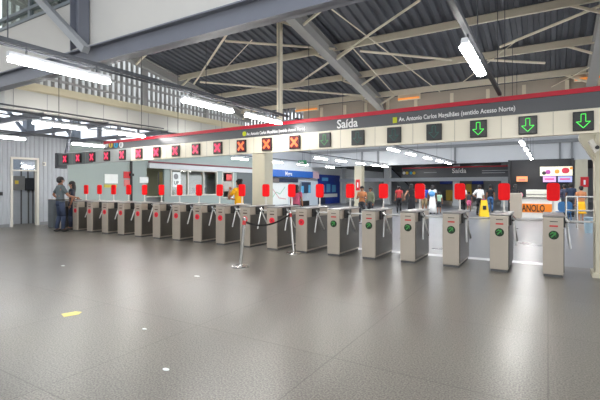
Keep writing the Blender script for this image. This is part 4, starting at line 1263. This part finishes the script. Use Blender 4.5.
person(411.5, 21, 1.62, 10, 'woman in long black dress with bare arms behind a red reader', BLK, BLK, 1, 'long', ler=(-0.38, 0.10, 0.95), lele=(-0.34, -0.05, 1.12), dress='long', sleeve=0.15)
b_, s = person(424.5, 23, 1.55, 185, 'person in blue shirt with white print and khaki shorts', BLU, KHK, 0, 'short', shorts=True)
bm = bm_new(); box(bm, -0.06 * s, 0.06 * s, 0.115 * s, 0.135 * s, 1.12 * s, 1.36 * s); obj('shirt_print', bm, WHT, b_)
b_, s = person(432.5, 22.5, 1.57, 0, 'woman in long white dress carrying a sky blue bag on her back', WHT, WHT, 2, 'long', dress='long')
bm = bm_new(); ball(bm, Vector((0, -0.17 * s, 1.22 * s)), 0.19 * s, 0.1 * s, 0.17 * s, 14, 10); obj('backpack', bm, SKB, b_, smooth=True)
person(439, 23, 1.2, 5, 'child in mint green shirt and dark shorts beside the woman in white', GRN, DKG, 0, 'short', shorts=True)
person(463, 24, 1.53, 30, 'person in white shirt and black trousers half behind a red reader', WHT, BLK, 0, 'short', sleeve=0.8)
person(469, 25, 1.18, 0, 'small child in pink bottoms walking away', DKG, PNK, 0, 'short', shorts=True)
person(479.5, 21.5, 1.57, -10, 'person in white shirt and black trousers with elbow out behind the caution sign', WHT, BLK, 1, 'short', ler=(-0.22, 0.16, 1.05), lele=(-0.36, -0.02, 1.16), sleeve=0.9)
person(490.5, 24, 1.58, 5, 'person in black shirt and blue jeans right of the caution sign', BLK, JNS, 0, 'short')
p_, s = person(515.5, 20.4, 1.6, 20, 'person in black top with pink bag left of the food counter', BLK, DKG, 1, 'long', rel=(0.22, 0.3, 1.15), rele=(0.27, 0.05, 1.12), at=None)
q = p_.matrix_basis @ Vector((0.28, 0.36, 1.08))
bm = bm_new(); ball(bm, (0, 0, 0), 0.17, 0.13, 0.15, 12, 8); o = tag(obj('pink_bag', bm, PNK, smooth=True), 'round pink bag held by the person at the food counter', 'bag'); o.location = q
person(551, 20.9, 1.56, -5, 'person in pale floral top standing behind the food counter', FLR, DKG, 1, 'long', sleeve=0.7)
person(571, 20.2, 1.66, 10, 'person in navy shirt right of the food counter', NAVYC, DKG, 2, 'short', sleeve=0.6)
person(564.5, 21.4, 1.6, 30, 'person in dark jacket between the counter and the navy shirt', cloth('slate', 70, 72, 92), DKG, 0, 'short', sleeve=1.2)
person(581, 17.2, 1.5, 20, 'woman in tan top and yellow skirt at the guard rail', TAN, YLW, 1, 'bun', dress='knee', sleeve=0.5, rel=(0.08, 0.28, 1.15), rele=(0.24, 0.05, 1.12))
